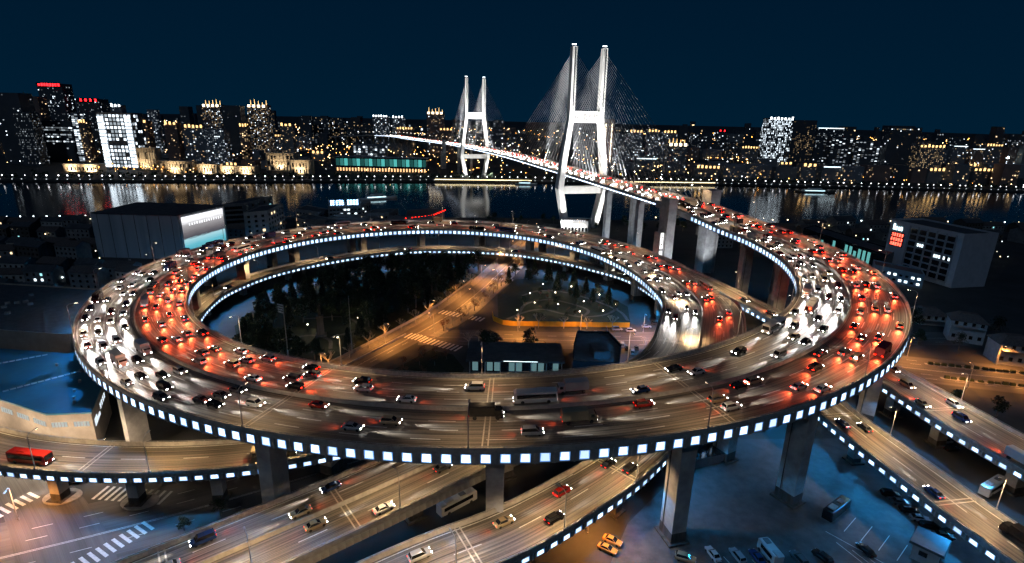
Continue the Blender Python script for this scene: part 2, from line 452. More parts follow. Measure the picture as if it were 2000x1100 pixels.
spiral = viaduct('spiral_viaduct', 'huge spiral road deck with white light panels along its edge, circling above the park', RING,
                 s0=0.0, barrier_l=[(S0-8, sg0), (sg1, RING.L)], panels=[(1, S0+20, RING.L), (-1, S0+20, RING.L)],
                 lanes=[(0, RING.L-20, LANE8, True)], median=[(0, RING.L-30, 0.0)], edge=.6, all_round=True, spots=(SPOT_HI, 4))
# piers of the spiral: two columns under a crosshead
for u in (-6, 8, 22, 36, 57, 71, 86, 106, 128, 150, 170, 191, 207, 228, 247, 265, 284, 303, 322, 341, 360, 380):
    s = ring_s(u); p, t, nr, w = RING.at(s); rz = math.atan2(t.y, t.x)
    zt = p.z-3.6
    cap = MB().box((p.x, p.y, zt-1.9), (3.4, 27.5, 1.9), rz).build('crosshead', M_CONC, spiral)
    for off in (10.5, -10.5):
        q = p+nr*off
        column(spiral, q.x, q.y, zt-1.85, 3.8, 5.2, rz, flare=1.12)

def plain_piers(root, path, stations, w=3.0, d=3.4, drop=2.9, head=True):
    for s in stations:
        p, t, nr, ww = path.at(s); rz = math.atan2(t.y, t.x); zt = p.z-drop
        if head: MB().box((p.x, p.y, zt-1.2), (2.6, ww*.62, 1.2), rz, top=(1, 1.25)).build('crosshead', M_CONC, root)
        column(root, p.x, p.y, zt-1.15, w, d, rz, flare=1.1)

# straight dual carriageway running out under the spiral to the lower left
PB = Path([(34, 149, 13.9, 26), (20, 141, 13.3, 23), (-4.8, 127.4, 12.3, 20.5), (-36.3, 102.7, 11.0, 20), (-76, 72, 9.8, 20), (-116, 41, 8.6, 20)])
ramp_b = viaduct('straight_viaduct', 'straight dual carriageway viaduct with central barrier, passing under the spiral\'s near arc', PB, depth=1.9,
                 lanes=[(0, PB.L, [5.0, -5.0], True)], median=[(0, PB.L, -0.3)], joints=34)
plain_piers(ramp_b, PB, [40, 68, 99, 130, 160], 3.6, 4.2, drop=2.5)
# fascia slabs along the camera side
fas = MB().box((0, 0, -2.05), (1.62, .10, 1.75)).mesh('fascia_panel', M_BARR)
for k in range(int(PB.L/1.7)):
    s = k*1.7+.85
    p, t, nr, w = PB.at(s)
    if s > 30: inst('fascia_panel', fas, ramp_b, mw=frame_matrix(p+nr*(w/2+.16)+Vector((0, 0, 0)), t, nr))

# curved ramp at the lower left
PA = Path([(-168, 133, 12.2, 12.8), (-140, 122, 12.2, 12.8), (-118, 116.8, 12.2, 12.8), (-95, 115.4, 12.2, 12.8), (-73, 117.2, 12.3, 12.8), (-56, 121.5, 12.4, 12.8), (-38, 129, 12.5, 12.5), (-18, 140, 12.6, 12)])
ramp_a = viaduct('curved_ramp', 'two-lane curved ramp with light panels beside the blue-roofed hall', PA, depth=1.75, panels=[(-1, 4, PA.L-20)], gap=3.3,
                 panel_drop=1.0, panel_me=PANEL_LO, spots=(SPOT_LO, 4), lanes=[(0, PA.L, [0.4], True)], joints=46)
plain_piers(ramp_a, PA, [PA.nearest(-113.4, 117), PA.nearest(-92.7, 115), PA.nearest(-73.2, 117), 18], 2.6, 2.8, drop=2.4)

# ramp in front, rising from the lower centre and turning under the spiral into the lower ring
PC = Path([(-62, 52, 12.0, 13.5), (-38, 68.5, 12.3, 13.6), (-15, 84.2, 12.6, 13.8), (3, 95, 12.7, 13.8), (24.5, 113.4, 12.4, 13.6), (40, 131, 11.6, 12.5), (56, 152, 10.6, 11), (68, 180, 9.8, 10.2), (76, 215, 9.4, 10), (80, 250, 9.0, 10),
           (75, 283, 8.8, 10), (67, 304, 8.7, 10), (51, 323, 8.6, 10), (32.5, 340.5, 8.5, 10), (6.5, 356, 8.5, 10), (-19, 362, 8.5, 10), (-46, 362.5, 8.5, 10), (-71, 357.5, 8.5, 10), (-98.5, 341, 8.5, 10),
           (-122, 318, 8.5, 10), (-139, 290, 8.5, 10), (-146, 260, 8.5, 10), (-144, 236, 8.5, 10), (-137, 213, 8.5, 10), (-125, 190, 8.5, 10), (-108, 168, 8.5, 10), (-86, 150, 8.4, 10)])
sC = PC.nearest(40, 131)
ramp_c = viaduct('lower_ring_ramp', 'ramp with light panels rising from the front edge into the lowest ring under the spiral', PC, depth=1.75, panels=[(-1, 3, sC+20), (1, sC+60, PC.L)], gap=3.4,
                 panel_drop=1.0, panel_me=PANEL_LO, spots=(SPOT_LO, 4), lanes=[(0, PC.L, [0.0], True)], joints=44)
plain_piers(ramp_c, PC, [PC.nearest(27, 116), PC.nearest(-12, 87)]+[sC+40+k*32 for k in range(int((PC.L-sC-40)/32))], 2.6, 2.8, drop=2.4)

# branch leaving the second turn to the right, and the ramp beside it
PE = Path([(80, 322, 18.06, 7), (90, 296, 17.5, 8), (98.5, 271, 17.1, 9), (107.5, 240, 16.4, 10.5), (115, 215, 15.5, 11.5), (123, 192, 14.2, 13), (130, 172, 12.8, 15.5), (133, 158, 12.2, 17), (135, 144, 11.8, 18), (138, 130, 11.4, 18), (143, 112, 10.8, 18), (152, 88, 10, 18), (166, 58, 9, 18)])
sE = PE.nearest(105, 250)
ramp_e = viaduct('branch_ramp', 'wide branch ramp with light panels leaving the second turn toward the right side', PE, depth=1.9, barrier_r=[(sE, PE.L)], barrier_l=[(0, PE.L)],
                 panels=[(-1, sE, PE.L)], gap=3.5, panel_drop=1.0, panel_me=PANEL_LO, spots=(SPOT_LO, 4), lanes=[(PE.nearest(115, 215), PE.L, [2.4, -2.6], True)], joints=40)
plain_piers(ramp_e, PE, [sE+6, sE+36, PE.nearest(130, 168), PE.nearest(134, 151), PE.nearest(139, 129), PE.nearest(150, 94)], 3.0, 3.4, drop=2.5)
PD = Path([(93, 205, 15.0, 10), (96, 180, 12.6, 11), (99, 160, 11.0, 12), (102, 140, 9.8, 12.6), (106, 120, 9.0, 13), (109, 104, 8.5, 13), (115, 82, 7.8, 13), (124, 55, 7, 13)])
ramp_d = viaduct('inner_ramp', 'narrower two-lane ramp with light panels beside the car park, next to the branch ramp', PD, depth=1.75, panels=[(-1, 18, PD.L)], gap=3.5,
                 panel_drop=1.0, panel_me=PANEL_LO, spots=(SPOT_LO, 4), lanes=[(0, PD.L, [0.0], True)], joints=38)
plain_piers(ramp_d, PD, [42, 66, 94, 120], 2.4, 2.6, drop=2.4)
# painted hatching in the gore between the second turn and the branch
gm = MB()
for k in range(16):
    s = sg0+6+k*2.6; p, t, nr, w = RING.at(s)
    half = 0.5+k*.16
    c = p+nr*(w/2-3.6+k*.04)+Vector((0, 0, .016))
    gm.quad(c-nr*half-t*.25, c-nr*half+t*.25, c+nr*half+t*1.15, c+nr*half+t*.65)
stuff(gm.build('gore_hatching', M_PAINT, spiral))
# ------------------------------------------------------------------ ground, river, streets
NEAR = [(-9000, -600), (-1500, 230), (-447, 466), (-215, 511), (-27, 536), (256, 544), (531, 564), (3000, 660), (9000, 900)]
FAR = [(-9000, -200), (-2500, 330), (-700, 747), (-444, 788), (-84, 866), (332, 906), (835, 904), (3000, 1010), (9000, 1300)]
M_GROUND = mat('city_ground', (0.060, 0.060, 0.058), (0.035, 0.035, 0.034), 0.05, 0.9)
def bank(name, edge, back_y):
    mb = MB(); n = len(edge)
    for i in range(n-1):
        a, b = edge[i], edge[i+1]
        mb.quad((a[0], a[1], 0), (b[0], b[1], 0), (b[0], back_y, 0), (a[0], back_y, 0))
        if back_y < 0: mb.f[-1] = tuple(reversed(mb.f[-1]))
        mb.quad((a[0], a[1], -6), (b[0], b[1], -6), (b[0], b[1], 0), (a[0], a[1], 0))
    return structure(mb.build(name, M_GROUND))
bank('ground', NEAR, -900.0)
bank('far_bank_ground', FAR, 16000.0)
def water_mat():
    m, n, o = nodes_of('river_water'); L = n.links.new
    b = n.nodes.new('ShaderNodeBsdfPrincipled'); b.inputs['Base Color'].default_value = (0.001, 0.006, 0.014, 1)
    b.inputs['Roughness'].default_value = 0.11; b.inputs['IOR'].default_value = 1.33
    b.inputs['Specular IOR Level'].default_value = 0.8
    t = n.nodes.new('ShaderNodeTexCoord'); mp = n.nodes.new('ShaderNodeMapping'); mp.inputs['Scale'].default_value = (0.10, 0.22, 0.2)
    mp.inputs['Rotation'].default_value = (0, 0, R(-12))
    z = n.nodes.new('ShaderNodeTexNoise'); z.inputs['Scale'].default_value = 1.0; z.inputs['Detail'].default_value = 5; z.inputs['Roughness'].default_value = .6
    L(t.outputs['Object'], mp.inputs[0]); L(mp.outputs[0], z.inputs['Vector'])
    bp = n.nodes.new('ShaderNodeBump'); bp.inputs['Strength'].default_value = 0.04; bp.inputs['Distance'].default_value = 1.0
    L(z.outputs['Fac'], bp.inputs['Height']); L(bp.outputs[0], b.inputs['Normal']); L(b.outputs[0], o.inputs[0]); return m
structure(MB().quad((-9000, -1500, -3.0), (9000, -1500, -3.0), (9000, 2200, -3.0), (-9000, 2200, -3.0)).build('river', water_mat()))

def street(name, pts, z=0.008, m=None):
    path = Path([(x, y, 0.0, w) for x, y, w in pts])
    o = road_sheet(path, (-1, 0), (1, 0), z, m or M_STREET, None, name); structure(o); return path, o
M_PAVE = mat('pavement_slabs', (0.20, 0.19, 0.175), (0.12, 0.115, 0.11), 0.9, 0.85)
M_KERB = mat('kerb_stone', (0.34, 0.33, 0.31), (0.22, 0.21, 0.2), 1.0, 0.85)
ST_C, st_c = street('street', [(-86, 150, 11), (-72, 176, 11), (-61, 195, 10.5), (-42, 232, 12.5), (-29, 262, 13.5), (-16, 305, 12.5), (-6, 345, 13), (8, 400, 15), (25, 460, 14), (36, 510, 14)], 0.008)
ST_X, st_x = street('cross_street', [(-41, 226, 16), (-20, 228, 18), (20, 227, 19), (60, 229, 20), (100, 232, 20), (150, 238, 18), (210, 240, 16)], 0.012)
ST_R, st_r = street('avenue', [(140, 214, 26), (165, 206, 27), (200, 198, 28), (240, 190, 28), (330, 172, 28), (450, 150, 28)], 0.008)
ST_L, st_l = street('junction_street', [(-190, 66, 26), (-140, 84, 26), (-112, 96, 27), (-80, 112, 27), (-50, 130, 24), (-20, 150, 20), (10, 168, 18)], 0.008)
ST_L2, st_l2 = street('side_street', [(-150, 140, 13), (-120, 117, 14), (-100, 100, 16), (-84, 84, 16), (-62, 60, 16)], 0.012)
car_park = structure(MB().poly([(46, 60, 0.004), (118, 60, 0.004), (118, 128, 0.004), (104, 152, 0.004), (64, 150, 0.004), (30, 112, 0.004), (20, 92, 0.004)]).build('car_park', mat('car_park_asphalt', (0.10, 0.10, 0.098), (0.055, 0.056, 0.057), 0.35, 0.75)))
def marks(owner, quads, name='road_marking'):
    mb = MB()
    for q in quads: mb.poly(q)
    o = mb.build(name, M_PAINT, owner); return o
def zebra(owner, a, b, bars, length, width=.5, z=.022):
    """bars laid side by side from a to b, each running across that line"""
    a = Vector((*a, z)); b = Vector((*b, z)); d = (b-a)/max(1, bars-1); u = d.normalized(); v = Vector((-u.y, u.x, 0))
    me = None
    for k in range(bars):
        c = a+d*k
        if me is None: me = MB().quad(-u*width/2-v*length/2, u*width/2-v*length/2, u*width/2+v*length/2, -u*width/2+v*length/2).mesh('crossing_bar', M_PAINT)
        inst('crossing_bar', me, owner, loc=c)
zebra(st_c, (-35.6, 260.6), (-14.3, 250.8), 12, 5.4, .95)
zebra(st_x, (-38.4, 223.9), (-22.3, 215.1), 10, 6.0, .95)
zebra(st_c, (-46.2, 228.6), (-39.5, 225.4), 5, 6.0, .85)
zebra(st_c, (-12, 322), (0, 319), 9, 4, .6)
# bottom left crossings
zebra(st_l, (-93.5, 93.2), (-85.5, 107.3), 11, 4.6, .75)
zebra(st_l2, (-105.0, 118.6), (-87.5, 117.2), 11, 5.2, .75)
zebra(st_l, (-127, 103), (-121, 117), 11, 4.6, .75)
zebra(st_r, (148, 200), (158, 186), 9, 6, .9)
for pth, own, ts in ((ST_C, st_c, (-2.2, .0)), (ST_X, st_x, (-4.6, 0.0, 4.6)), (ST_R, st_r, (-9, -5, 0.3, -.3, 5, 9)), (ST_L, st_l, (-4.2, -.2, .2, 4.2, 8.4))):
    mb = MB()
    for tt in ts:
        if abs(tt) <= .4: strip(mb, pth, tt-.07, tt+.07, 25 if pth is ST_C else 6, pth.L-4, z=.026)
        else:
            k = 8.0
            while k+4 < pth.L: strip(mb, pth, tt-.07, tt+.07, k, k+4, z=.026, step=4); k += 10
    stuff(mb.build('lane_marking', M_PAINT, own))
# raised planted strips dividing the avenue
for t0, nm in ((-7.0, 'middle'), (6.5, 'kerb')):
    root = thing('planted_strip', 'narrow kerbed hedge strip along the avenue, the %s one' % nm, 'hedge')
    sweep(ST_R, [(0, t0-.8, 0.0), (0, t0-.8, .16), (0, t0+.8, .16), (0, t0+.8, 0.0)], 34, 240).build('kerb', M_KERB, root)
    hm = MB(); k = 36.0
    while k < 238:
        p, t, nr, w = ST_R.at(k); q = p+nr*t0; hm.box((q.x, q.y, .15), (1.9, 1.1, rng.uniform(.7, 1.3)), math.atan2(t.y, t.x), top=(.8, .7)); k += rng.uniform(2.2, 3.4)
    stuff(hm.build('hedge', mat('hedge_leaves', (.035, .05, .02), (.015, .024, .01), 2.0, .9), root))
# parking bay lines in the car park
A0 = place(1692, 1018); A1 = place(1620, 1047)
bay = MB().box((0, 0, 0), (.14, 7.6, .004)).mesh('bay_line', M_PAINT)
def bays(p0, step, dirv, n):
    for k in range(n):
        q = Vector((*p0, .010))+Vector((*step, 0))*k
        inst('bay_line', bay, car_park, loc=q, rot=(0, 0, math.atan2(dirv[1], dirv[0])-math.pi/2))
bays((85.5, 113.2), (2.3, -3.0), (1, .85), 7)
bays((48, 98.5), (3.1, -.35), (.35, -1), 14)
bays((80, 103.5), (2.4, -2.4), (.4, -1), 5)
l2 = MB()
for a, b in (((78, 110.6), (98, 86)),):
    v = (Vector((*b, 0))-Vector((*a, 0))).normalized(); w = Vector((-v.y, v.x, 0))*.07
    l2.quad(Vector((*a, .012))-w, Vector((*b, .012))-w, Vector((*b, .012))+w, Vector((*a, .012))+w)
l2.build('aisle_line', M_PAINT, car_park)
# round island kerbs about the two piers at the lower left
for nm, (x, y) in (('traffic_island', (-113.2, 116.6)), ('traffic_island', (-92.7, 115.4))):
    mb = MB(); n = 20
    pts = [(x+3.6*math.cos(2*math.pi*k/n)*1.25, y+3.2*math.sin(2*math.pi*k/n)) for k in range(n)]
    mb.prism(pts, 0.0, .28); tag(mb.build(nm, M_KERB), 'oval kerbed island around the %s pier of the curved ramp' % ('wide-set outer' if x < -100 else 'middle'), 'kerb')

# ------------------------------------------------------------------ the cable-stayed bridge
M_PYLON = mat('pylon_white', (0.78, 0.78, 0.76), (0.62, 0.62, 0.61), 0.12, 0.7)
M_CABLE = mat('cable_sheath', (0.22, 0.23, 0.25), (0.16, 0.17, 0.19), 1, 0.5)
BR_FAR = P2-AX*171
PBR = Path([(-560, 1725, 28, 24), (-455, 1650, 36, 26), (-336, 1500, 43.5, 28), (-222, 1262, 45.5, 29), (*BR_FAR.xy, 46.3, 30), (*(P2-AX*70).xy, 47.9, 30), (*P2.xy, 48.8, 30), (*((P1+P2)/2).xy, 50.6, 30), (*P1.xy, 48.3, 30), (*(P1+AX*90).xy, 46.9, 30), (*(P1+AX*150).xy, 45.9, 31)], ds=6)
M_EDGE = emit('deck_edge_light', (0.72, 0.84, 1.0), 5.0)
EDGE_ME = panel_mesh(4.4, .9, M_EDGE)
bridge = viaduct('bridge_deck', 'long cable-stayed bridge deck crossing the river with a glowing white edge', PBR, depth=2.2, panels=[(-1, 250, PBR.L)], gap=5.2,
                 panel_drop=1.3, panel_me=EDGE_ME, lanes=[(200, PBR.L, [4.6, 8.2, -4.6, -8.2], True)], median=[(0, PBR.L, 0.0)], joints=0, cat='bridge')
for s in list(range(20, 560, 46)):
    p, t, nr, w = PBR.at(s)
    if p.y > 1090: column(bridge, p.x, p.y, p.z-2.6, 3, 10, math.atan2(t.y, t.x), flare=1.0, stain=False)

def text_mesh(s, size, depth=.15):
    cu = bpy.data.curves.new('t', 'FONT'); cu.body = s; cu.size = size; cu.extrude = depth; cu.align_x = 'CENTER'; cu.align_y = 'CENTER'; cu.resolution_u = 2
    o = bpy.data.objects.new('t', cu); COL.objects.link(o)
    dg = bpy.context.evaluated_depsgraph_get(); me = bpy.data.meshes.new_from_object(o.evaluated_get(dg))
    bpy.data.objects.remove(o); bpy.data.curves.remove(cu); return me
def lettering(name, s, size, m, parent, loc, facing, depth=.15, width=None):
    """raised letters on a face whose outward horizontal direction is facing"""
    me = text_mesh(s, size, depth)
    me.materials.clear(); me.materials.append(m)
    o = link(name, me, parent); f = Vector((facing[0], facing[1], 0)).normalized(); x = Vector((-f.y, f.x, 0))
    mw = Matrix((x, Vector((0, 0, 1)), f)).transposed().to_4x4(); mw.translation = Vector(loc); o.matrix_local = mw
    if width:
        xs = [v.co.x for v in me.vertices]
        if xs and max(xs) > min(xs):
            k = width/(max(xs)-min(xs))
            for v in me.vertices: v.co.x *= k
    return o

GRNG = random.Random(12)
def mark_row(n, size, m, parent, loc, facing, width, depth=.12, tall_first=False):
    """a row of sign characters too far off to be read: each a small cluster of upright and level strokes"""
    f = Vector((facing[0], facing[1], 0)).normalized(); x = Vector((-f.y, f.x, 0)); c = Vector(loc); pitch = width/n; w = min(size*.92, pitch*.86)
    for k in range(n):
        mb = MB(); h = size*(1.0 if not tall_first or k == 0 else .62); y0 = -size/2
        for j in range(3): mb.box((0, 0, y0+h*(.08+.36*j)-.05*size), (w*GRNG.uniform(.6, 1.0), depth, h*.15))
        for j in range(GRNG.choice((2, 3))): mb.box((w*GRNG.uniform(-.4, .4), .004, y0), (w*.16, depth, h*GRNG.uniform(.7, 1.0)))
        o = mb.build('sign_mark', m, parent); q = c+x*(-width/2+pitch*(k+.5))
        mw = Matrix((x, -f, Vector((0, 0, 1)))).transposed().to_4x4(); mw.translation = q; o.matrix_local = mw
PERP = Vector((-AX.y, AX.x, 0))            # towards the right side seen from the city
M_FLOOD = emit('flood_lens', (0.95, 0.97, 1.0), 12.0, lights=False)
flood_l = bpy.data.lights.new('pylon_flood', 'SPOT'); flood_l.energy = 950000; flood_l.spot_size = R(78); flood_l.spot_blend = .8; flood_l.color = (1.0, .98, .94); flood_l.shadow_soft_size = 1.0
flood_s = bpy.data.lights.new('leg_flood', 'SPOT'); flood_s.energy = 150000; flood_s.spot_size = R(80); flood_s.spot_blend = .8; flood_s.color = (1.0, .98, .94); flood_s.shadow_soft_size = .8
def pylon(pos, label, other):
    root = thing('bridge_pylon', label, 'bridge tower', group='bridge pylons')
    stat = [(0, 13.8, 5.2, 9.5), (36, 21.3, 5.6, 9.0), (50, 20.2, 5.0, 8.4), (96, 14.2, 4.5, 7.4), (104, 14.0, 4.6, 7.2), (153, 14.0, 4.4, 6.6)]
    for sd in (-1, 1):
        mb = MB(); i0 = 0
        for z, off, wx, wl in stat:
            c = pos+PERP*(sd*off)
            ch = .7
            for a, b in ((-wx/2+ch, -wl/2), (wx/2-ch, -wl/2), (wx/2, -wl/2+ch), (wx/2, wl/2-ch), (wx/2-ch, wl/2), (-wx/2+ch, wl/2), (-wx/2, wl/2-ch), (-wx/2, -wl/2+ch)):
                q = c+PERP*a+AX*b; mb.v.append((q.x, q.y, z))
        for k in range(len(stat)-1):
            for j in range(8):
                a = k*8+j; b = k*8+(j+1) % 8; mb.f.append((a, b, b+8, a+8)); mb.m.append(0)
        mb.f.append(tuple(8*(len(stat)-1)+j for j in range(8))); mb.m.append(0)
        leg = mb.build('leg', M_PYLON, root)
        groove = MB()
        for f_ in (-1, 1):
            q = pos+PERP*(sd*14.0)+AX*(f_*3.55); groove.box((q.x, q.y, 106), (1.1, .35, 46), math.atan2(PERP.y, PERP.x), top=(1, .2))
        groove.build('cable_slot', M_DSTEEL, leg)
        for k in range(4):
            q = pos+PERP*(sd*14.0+(-1.5+k))+Vector((0, 0, 153)); am = MB().tube(q, q+Vector((0, 0, 1.6)), .15); am.ball(q+Vector((0, 0, 1.9)), .55, 1)
            am.build('beacon', [M_STEEL, emit('beacon', (.9, .95, 1), 6, False)], root)
    rz = math.atan2(PERP.y, PERP.x)
    MB().box((pos.x, pos.y, 92.5), (26, 5.2, 9.5), rz).build('upper_crossbeam', M_PYLON, root)
    MB().box((pos.x, pos.y, 31.5), (39, 6.5, 6.5), rz, top=(1.03, 1)).build('lower_crossbeam', M_PYLON, root)
    xb = root.children[-2]
    for k, chh in enumerate('南浦大桥'):
        lettering('character', chh, 6.4, M_DSTEEL, root, pos+PERP*(-8.4+k*5.6)+AX*2.72+Vector((0, 0, 97.1)), AX, .12)
    cab = None
    for sd in (-1, 1):
        for dr in (-1, 1):
            for k in range(22):
                dist = 16+k*(8.6 if dr*other > 0 else 7.0); top = 106+k*2.05
                a = pos+PERP*(sd*13.6)+AX*(dr*3.3)+Vector((0, 0, top)); axp = pos+AX*(dr*dist)
                zz = 48.6+ (0.009*dist if dr*other > 0 else -0.016*dist)
                b = axp+PERP*(sd*14.3)+Vector((0, 0, zz))
                MB().tube(a, b, .155, n=4, caps=False).build('stay_cable', M_CABLE, root)
    # floodlights standing on the deck and the ground beside each leg
    for sd in (-1, 1):
        for frm, to, ld in ((pos+AX*62+PERP*(sd*17)+Vector((0, 0, 49.5)), pos+PERP*(sd*14.3)+Vector((0, 0, 104)), flood_l),
                            (pos+AX*24+PERP*(sd*26)+Vector((0, 0, 3)), pos+PERP*(sd*18)+Vector((0, 0, 22)), flood_s),
                            (pos+AX*30+PERP*(sd*3)+Vector((0, 0, 50.4)), pos+PERP*(sd*17)+Vector((0, 0, 70)), flood_s),
                            (pos-AX*62+PERP*(sd*17)+Vector((0, 0, 50)), pos+PERP*(sd*14.3)+Vector((0, 0, 104)), flood_l)):
            fm = MB().box((frm.x, frm.y, frm.z-1.3), (1.0, 1.0, 1.0)); fo = fm.build('floodlight', M_DSTEEL, root)
            lo = bpy.data.objects.new('flood', ld); COL.objects.link(lo); lo.parent = root; aim(lo, frm, to)
    return root
pylon(P1, 'tall white floodlit H-shaped bridge pylon on the near bank', -1)
pylon(P2, 'smaller-looking white floodlit H-shaped bridge pylon across the river', 1)
# end piers of the bridge: pairs of tall slabs either side of the deck
def end_pier(pos, side, label, h, sign=False, wid=5.5, ln=9.0):
    root = thing('end_pier', label, 'bridge pier', group='end piers of the bridge')
    c = pos+PERP*side; rz = math.atan2(PERP.y, PERP.x)
    MB().box((c.x, c.y, 0), (wid, ln, h), rz).build('shaft', M_CONC, root)
    MB().box((c.x, c.y, h), (wid+.8, ln+.8, 1.2), rz).build('cap', M_CONC, root)
    q = c-PERP*(wid/2+1.6)*(1 if side < 0 else -1)
    MB().box((q.x, q.y, 0), (3.2, ln*.7, h*.62), rz).build('stair_shaft', M_CONC, root)
    if sign:
        for k in range(2):
            z = 11+k*11.0; f = q+AX*(ln*.35+.06)-PERP*.2
            MB().box((f.x, f.y, z), (1.7, .12, 9.6), rz).build('sign_panel', emit('sign_white', (1, .98, .95), 2.2), root)
            for j in range(2):
                e = f+AX*.1; MB().box((e.x, e.y, z+2.2+j*4.2), (.9, .06, 1.0), rz).build('sign_mark', M_DSTEEL, root)
    return root
end_pier(E0+AX*2, -20.5, 'tall concrete end pier carrying two white vertical signs at the bridge end', 50.5, True, 5.5)
end_pier(E0-AX*14, 20.5, 'tall concrete end pier beyond the bridge deck, facing the river side', 53, False, 7)
end_pier(BR_FAR, -20, 'pale concrete end pier where the bridge meets the far shore', 52, False, 6)
def portal(pos, label, half=15, w=4.0, ztop=41, ln=4.5):
    root = thing('portal_pier', label, 'bridge pier', group='portal piers under the bridge'); rz = math.atan2(PERP.y, PERP.x)
    for sd in (-1, 1):
        c = pos+PERP*(sd*half*.75); MB().box((c.x, c.y, 0), (w, ln, ztop), rz).build('column', M_CONC, root)
    MB().box((pos.x, pos.y, ztop), (half*1.7, ln+.6, 2.2), rz).build('crosshead', M_CONC, root)
portal(P1+AX*76, 'tall twin-column portal pier under the bridge, first from the near pylon', ztop=42)
portal(P1+AX*124, 'tall twin-column portal pier under the bridge, second from the near pylon', ztop=41)
portal(P2-AX*76, 'tall twin-column portal pier under the bridge on the far shore', ztop=43)

pier_wash = bpy.data.lights.new('pier_wash', 'SPOT'); pier_wash.energy = 60000; pier_wash.spot_size = R(70); pier_wash.spot_blend = .8; pier_wash.color = (.80, .88, 1.0); pier_wash.shadow_soft_size = .6
for nm, q, tgt in (('first', E0+AX*30-PERP*24, E0-PERP*18+Vector((0, 0, 26))), ('second', E0-AX*10-PERP*6, P1+AX*124+Vector((0, 0, 24))), ('third', P1+AX*110-PERP*26, P1+AX*76-PERP*8+Vector((0, 0, 24))), ('fourth', E0+AX*6+PERP*6, E0-AX*14+PERP*20+Vector((0, 0, 30)))):
    fr = thing('ground_floodlight', 'ground floodlight washing the bridge piers, %s from the near end' % nm, 'floodlight', (q.x, q.y, 0), 0, 'ground floodlights at the piers')
    MB().box((0, 0, 0), (.5, .5, .9)).build('stand', M_DSTEEL, fr); MB().box((0, 0, .9), (1.0, .7, .6)).build('housing', M_DSTEEL, fr)
    lo = bpy.data.objects.new('flood', pier_wash); COL.objects.link(lo); lo.parent = fr; aim(lo, Vector((0, 0, 1.8)), Vector((tgt.x-q.x, tgt.y-q.y, tgt.z)))
# ------------------------------------------------------------------ street lamps
WARM = (1.0, 0.66, 0.35)
deck_spot = bpy.data.lights.new('deck_lamp_light', 'SPOT'); deck_spot.energy = 5600; deck_spot.spot_size = R(150); deck_spot.spot_blend = .6; deck_spot.color = WARM; deck_spot.shadow_soft_size = .25
str_spot = bpy.data.lights.new('street_lamp_light', 'SPOT'); str_spot.energy = 17000; str_spot.spot_size = R(150); str_spot.spot_blend = .6; str_spot.color = (1.0, .37, .075); str_spot.shadow_soft_size = .25
ramp_spot = bpy.data.lights.new('ramp_lamp_light', 'SPOT'); ramp_spot.energy = 13000; ramp_spot.spot_size = R(150); ramp_spot.spot_blend = .6; ramp_spot.color = (1.0, .66, .33); ramp_spot.shadow_soft_size = .25
M_LAMP = emit('lamp_glow', (1.0, .80, .55), 18.0, lights=False)
M_LAMPO = emit('sodium_glow', (1.0, .66, .30), 22.0, lights=False)
def lamp_meshes(h, arm, glow):
    a = MB(); a.tube((0, 0, 0), (0, 0, h*.93), .13, .09); a.tube((0, 0, h*.93), (arm*.35, 0, h*.99), .09, .07); a.tube((arm*.35, 0, h*.99), (arm, 0, h), .07, .06)
    a.box((0, 0, 0), (.4, .4, .5))
    hd = MB().box((arm+.35, 0, h-.08), (1.1, .4, .16), top=(.8, .7)); hd2 = MB().box((arm+.35, 0, h-.13), (.8, .3, .05))
    return a.mesh('pole', M_STEEL), hd.mesh('lamp_head', M_STEEL), hd2.mesh('lens', glow)
LM_DECK = lamp_meshes(9.5, 2.0, M_LAMP); LM_ST = lamp_meshes(9.5, 2.0, M_LAMPO)
LAMP_N = {}
def street_lamp(p, yaw, label, group, meshes=LM_DECK, spot=None, h=9.5, arm=2.0):
    root = thing('street_lamp', label, 'street lamp', p, yaw, group)
    inst('pole', meshes[0], root); hd = inst('lamp_head', meshes[1], root); inst('lens', meshes[2], hd)
    if spot:
        l = bpy.data.objects.new('lamp_light', spot); COL.objects.link(l); l.parent = root; l.location = (arm+.35, 0, h-.25)
    return root
def lamps_along(path, side, s0, s1, step, what, group, spot=deck_spot, meshes=LM_DECK, base=.98):
    k = s0; i = 0
    while k < s1:
        p, t, nr, w = path.at(k); q = p+nr*(side*(w/2-.12))+Vector((0, 0, base)); yaw = math.atan2(-side*nr.y, -side*nr.x)
        street_lamp(q, yaw, 'grey arm street lamp, %s %s' % (nth(i), what), group, meshes, spot); k += step; i += 1
lamps_along(RING, 1, 6, ring_s(330), 46, 'from the bridge on the spiral\'s outer barrier', 'lamps on the spiral\'s outer barrier')
lamps_along(RING, -1, 20, ring_s(372), 44, 'from the bridge on the spiral\'s inner barrier', 'lamps on the spiral\'s inner barrier')
lamps_along(PA, -1, 34, PA.L-30, 26, 'along the camera-side barrier of the curved ramp', 'lamps on the curved ramp', ramp_spot)
lamps_along(PB, 1, 46, PB.L, 30, 'along the fascia side of the straight viaduct', 'lamps on the straight viaduct', ramp_spot)
lamps_along(PC, -1, 12, sC, 24, 'along the panel side of the front ramp', 'lamps on the front ramp', ramp_spot)
lamps_along(PC, 1, sC+70, PC.L-40, 42, 'along the inner edge of the lowest ring', 'lamps on the lowest ring', ramp_spot)
lamps_along(PE, 1, sE, PE.L, 34, 'along the far barrier of the branch ramp', 'lamps on the branch ramp', ramp_spot)
lamps_along(PD, 1, 40, PD.L, 30, 'along the far barrier of the inner ramp', 'lamps on the inner ramp', ramp_spot)
lamps_along(ST_C, 1, 40, ST_C.L-20, 36, 'along the park side of the central street', 'lamps on the central street', str_spot, LM_ST, base=0)
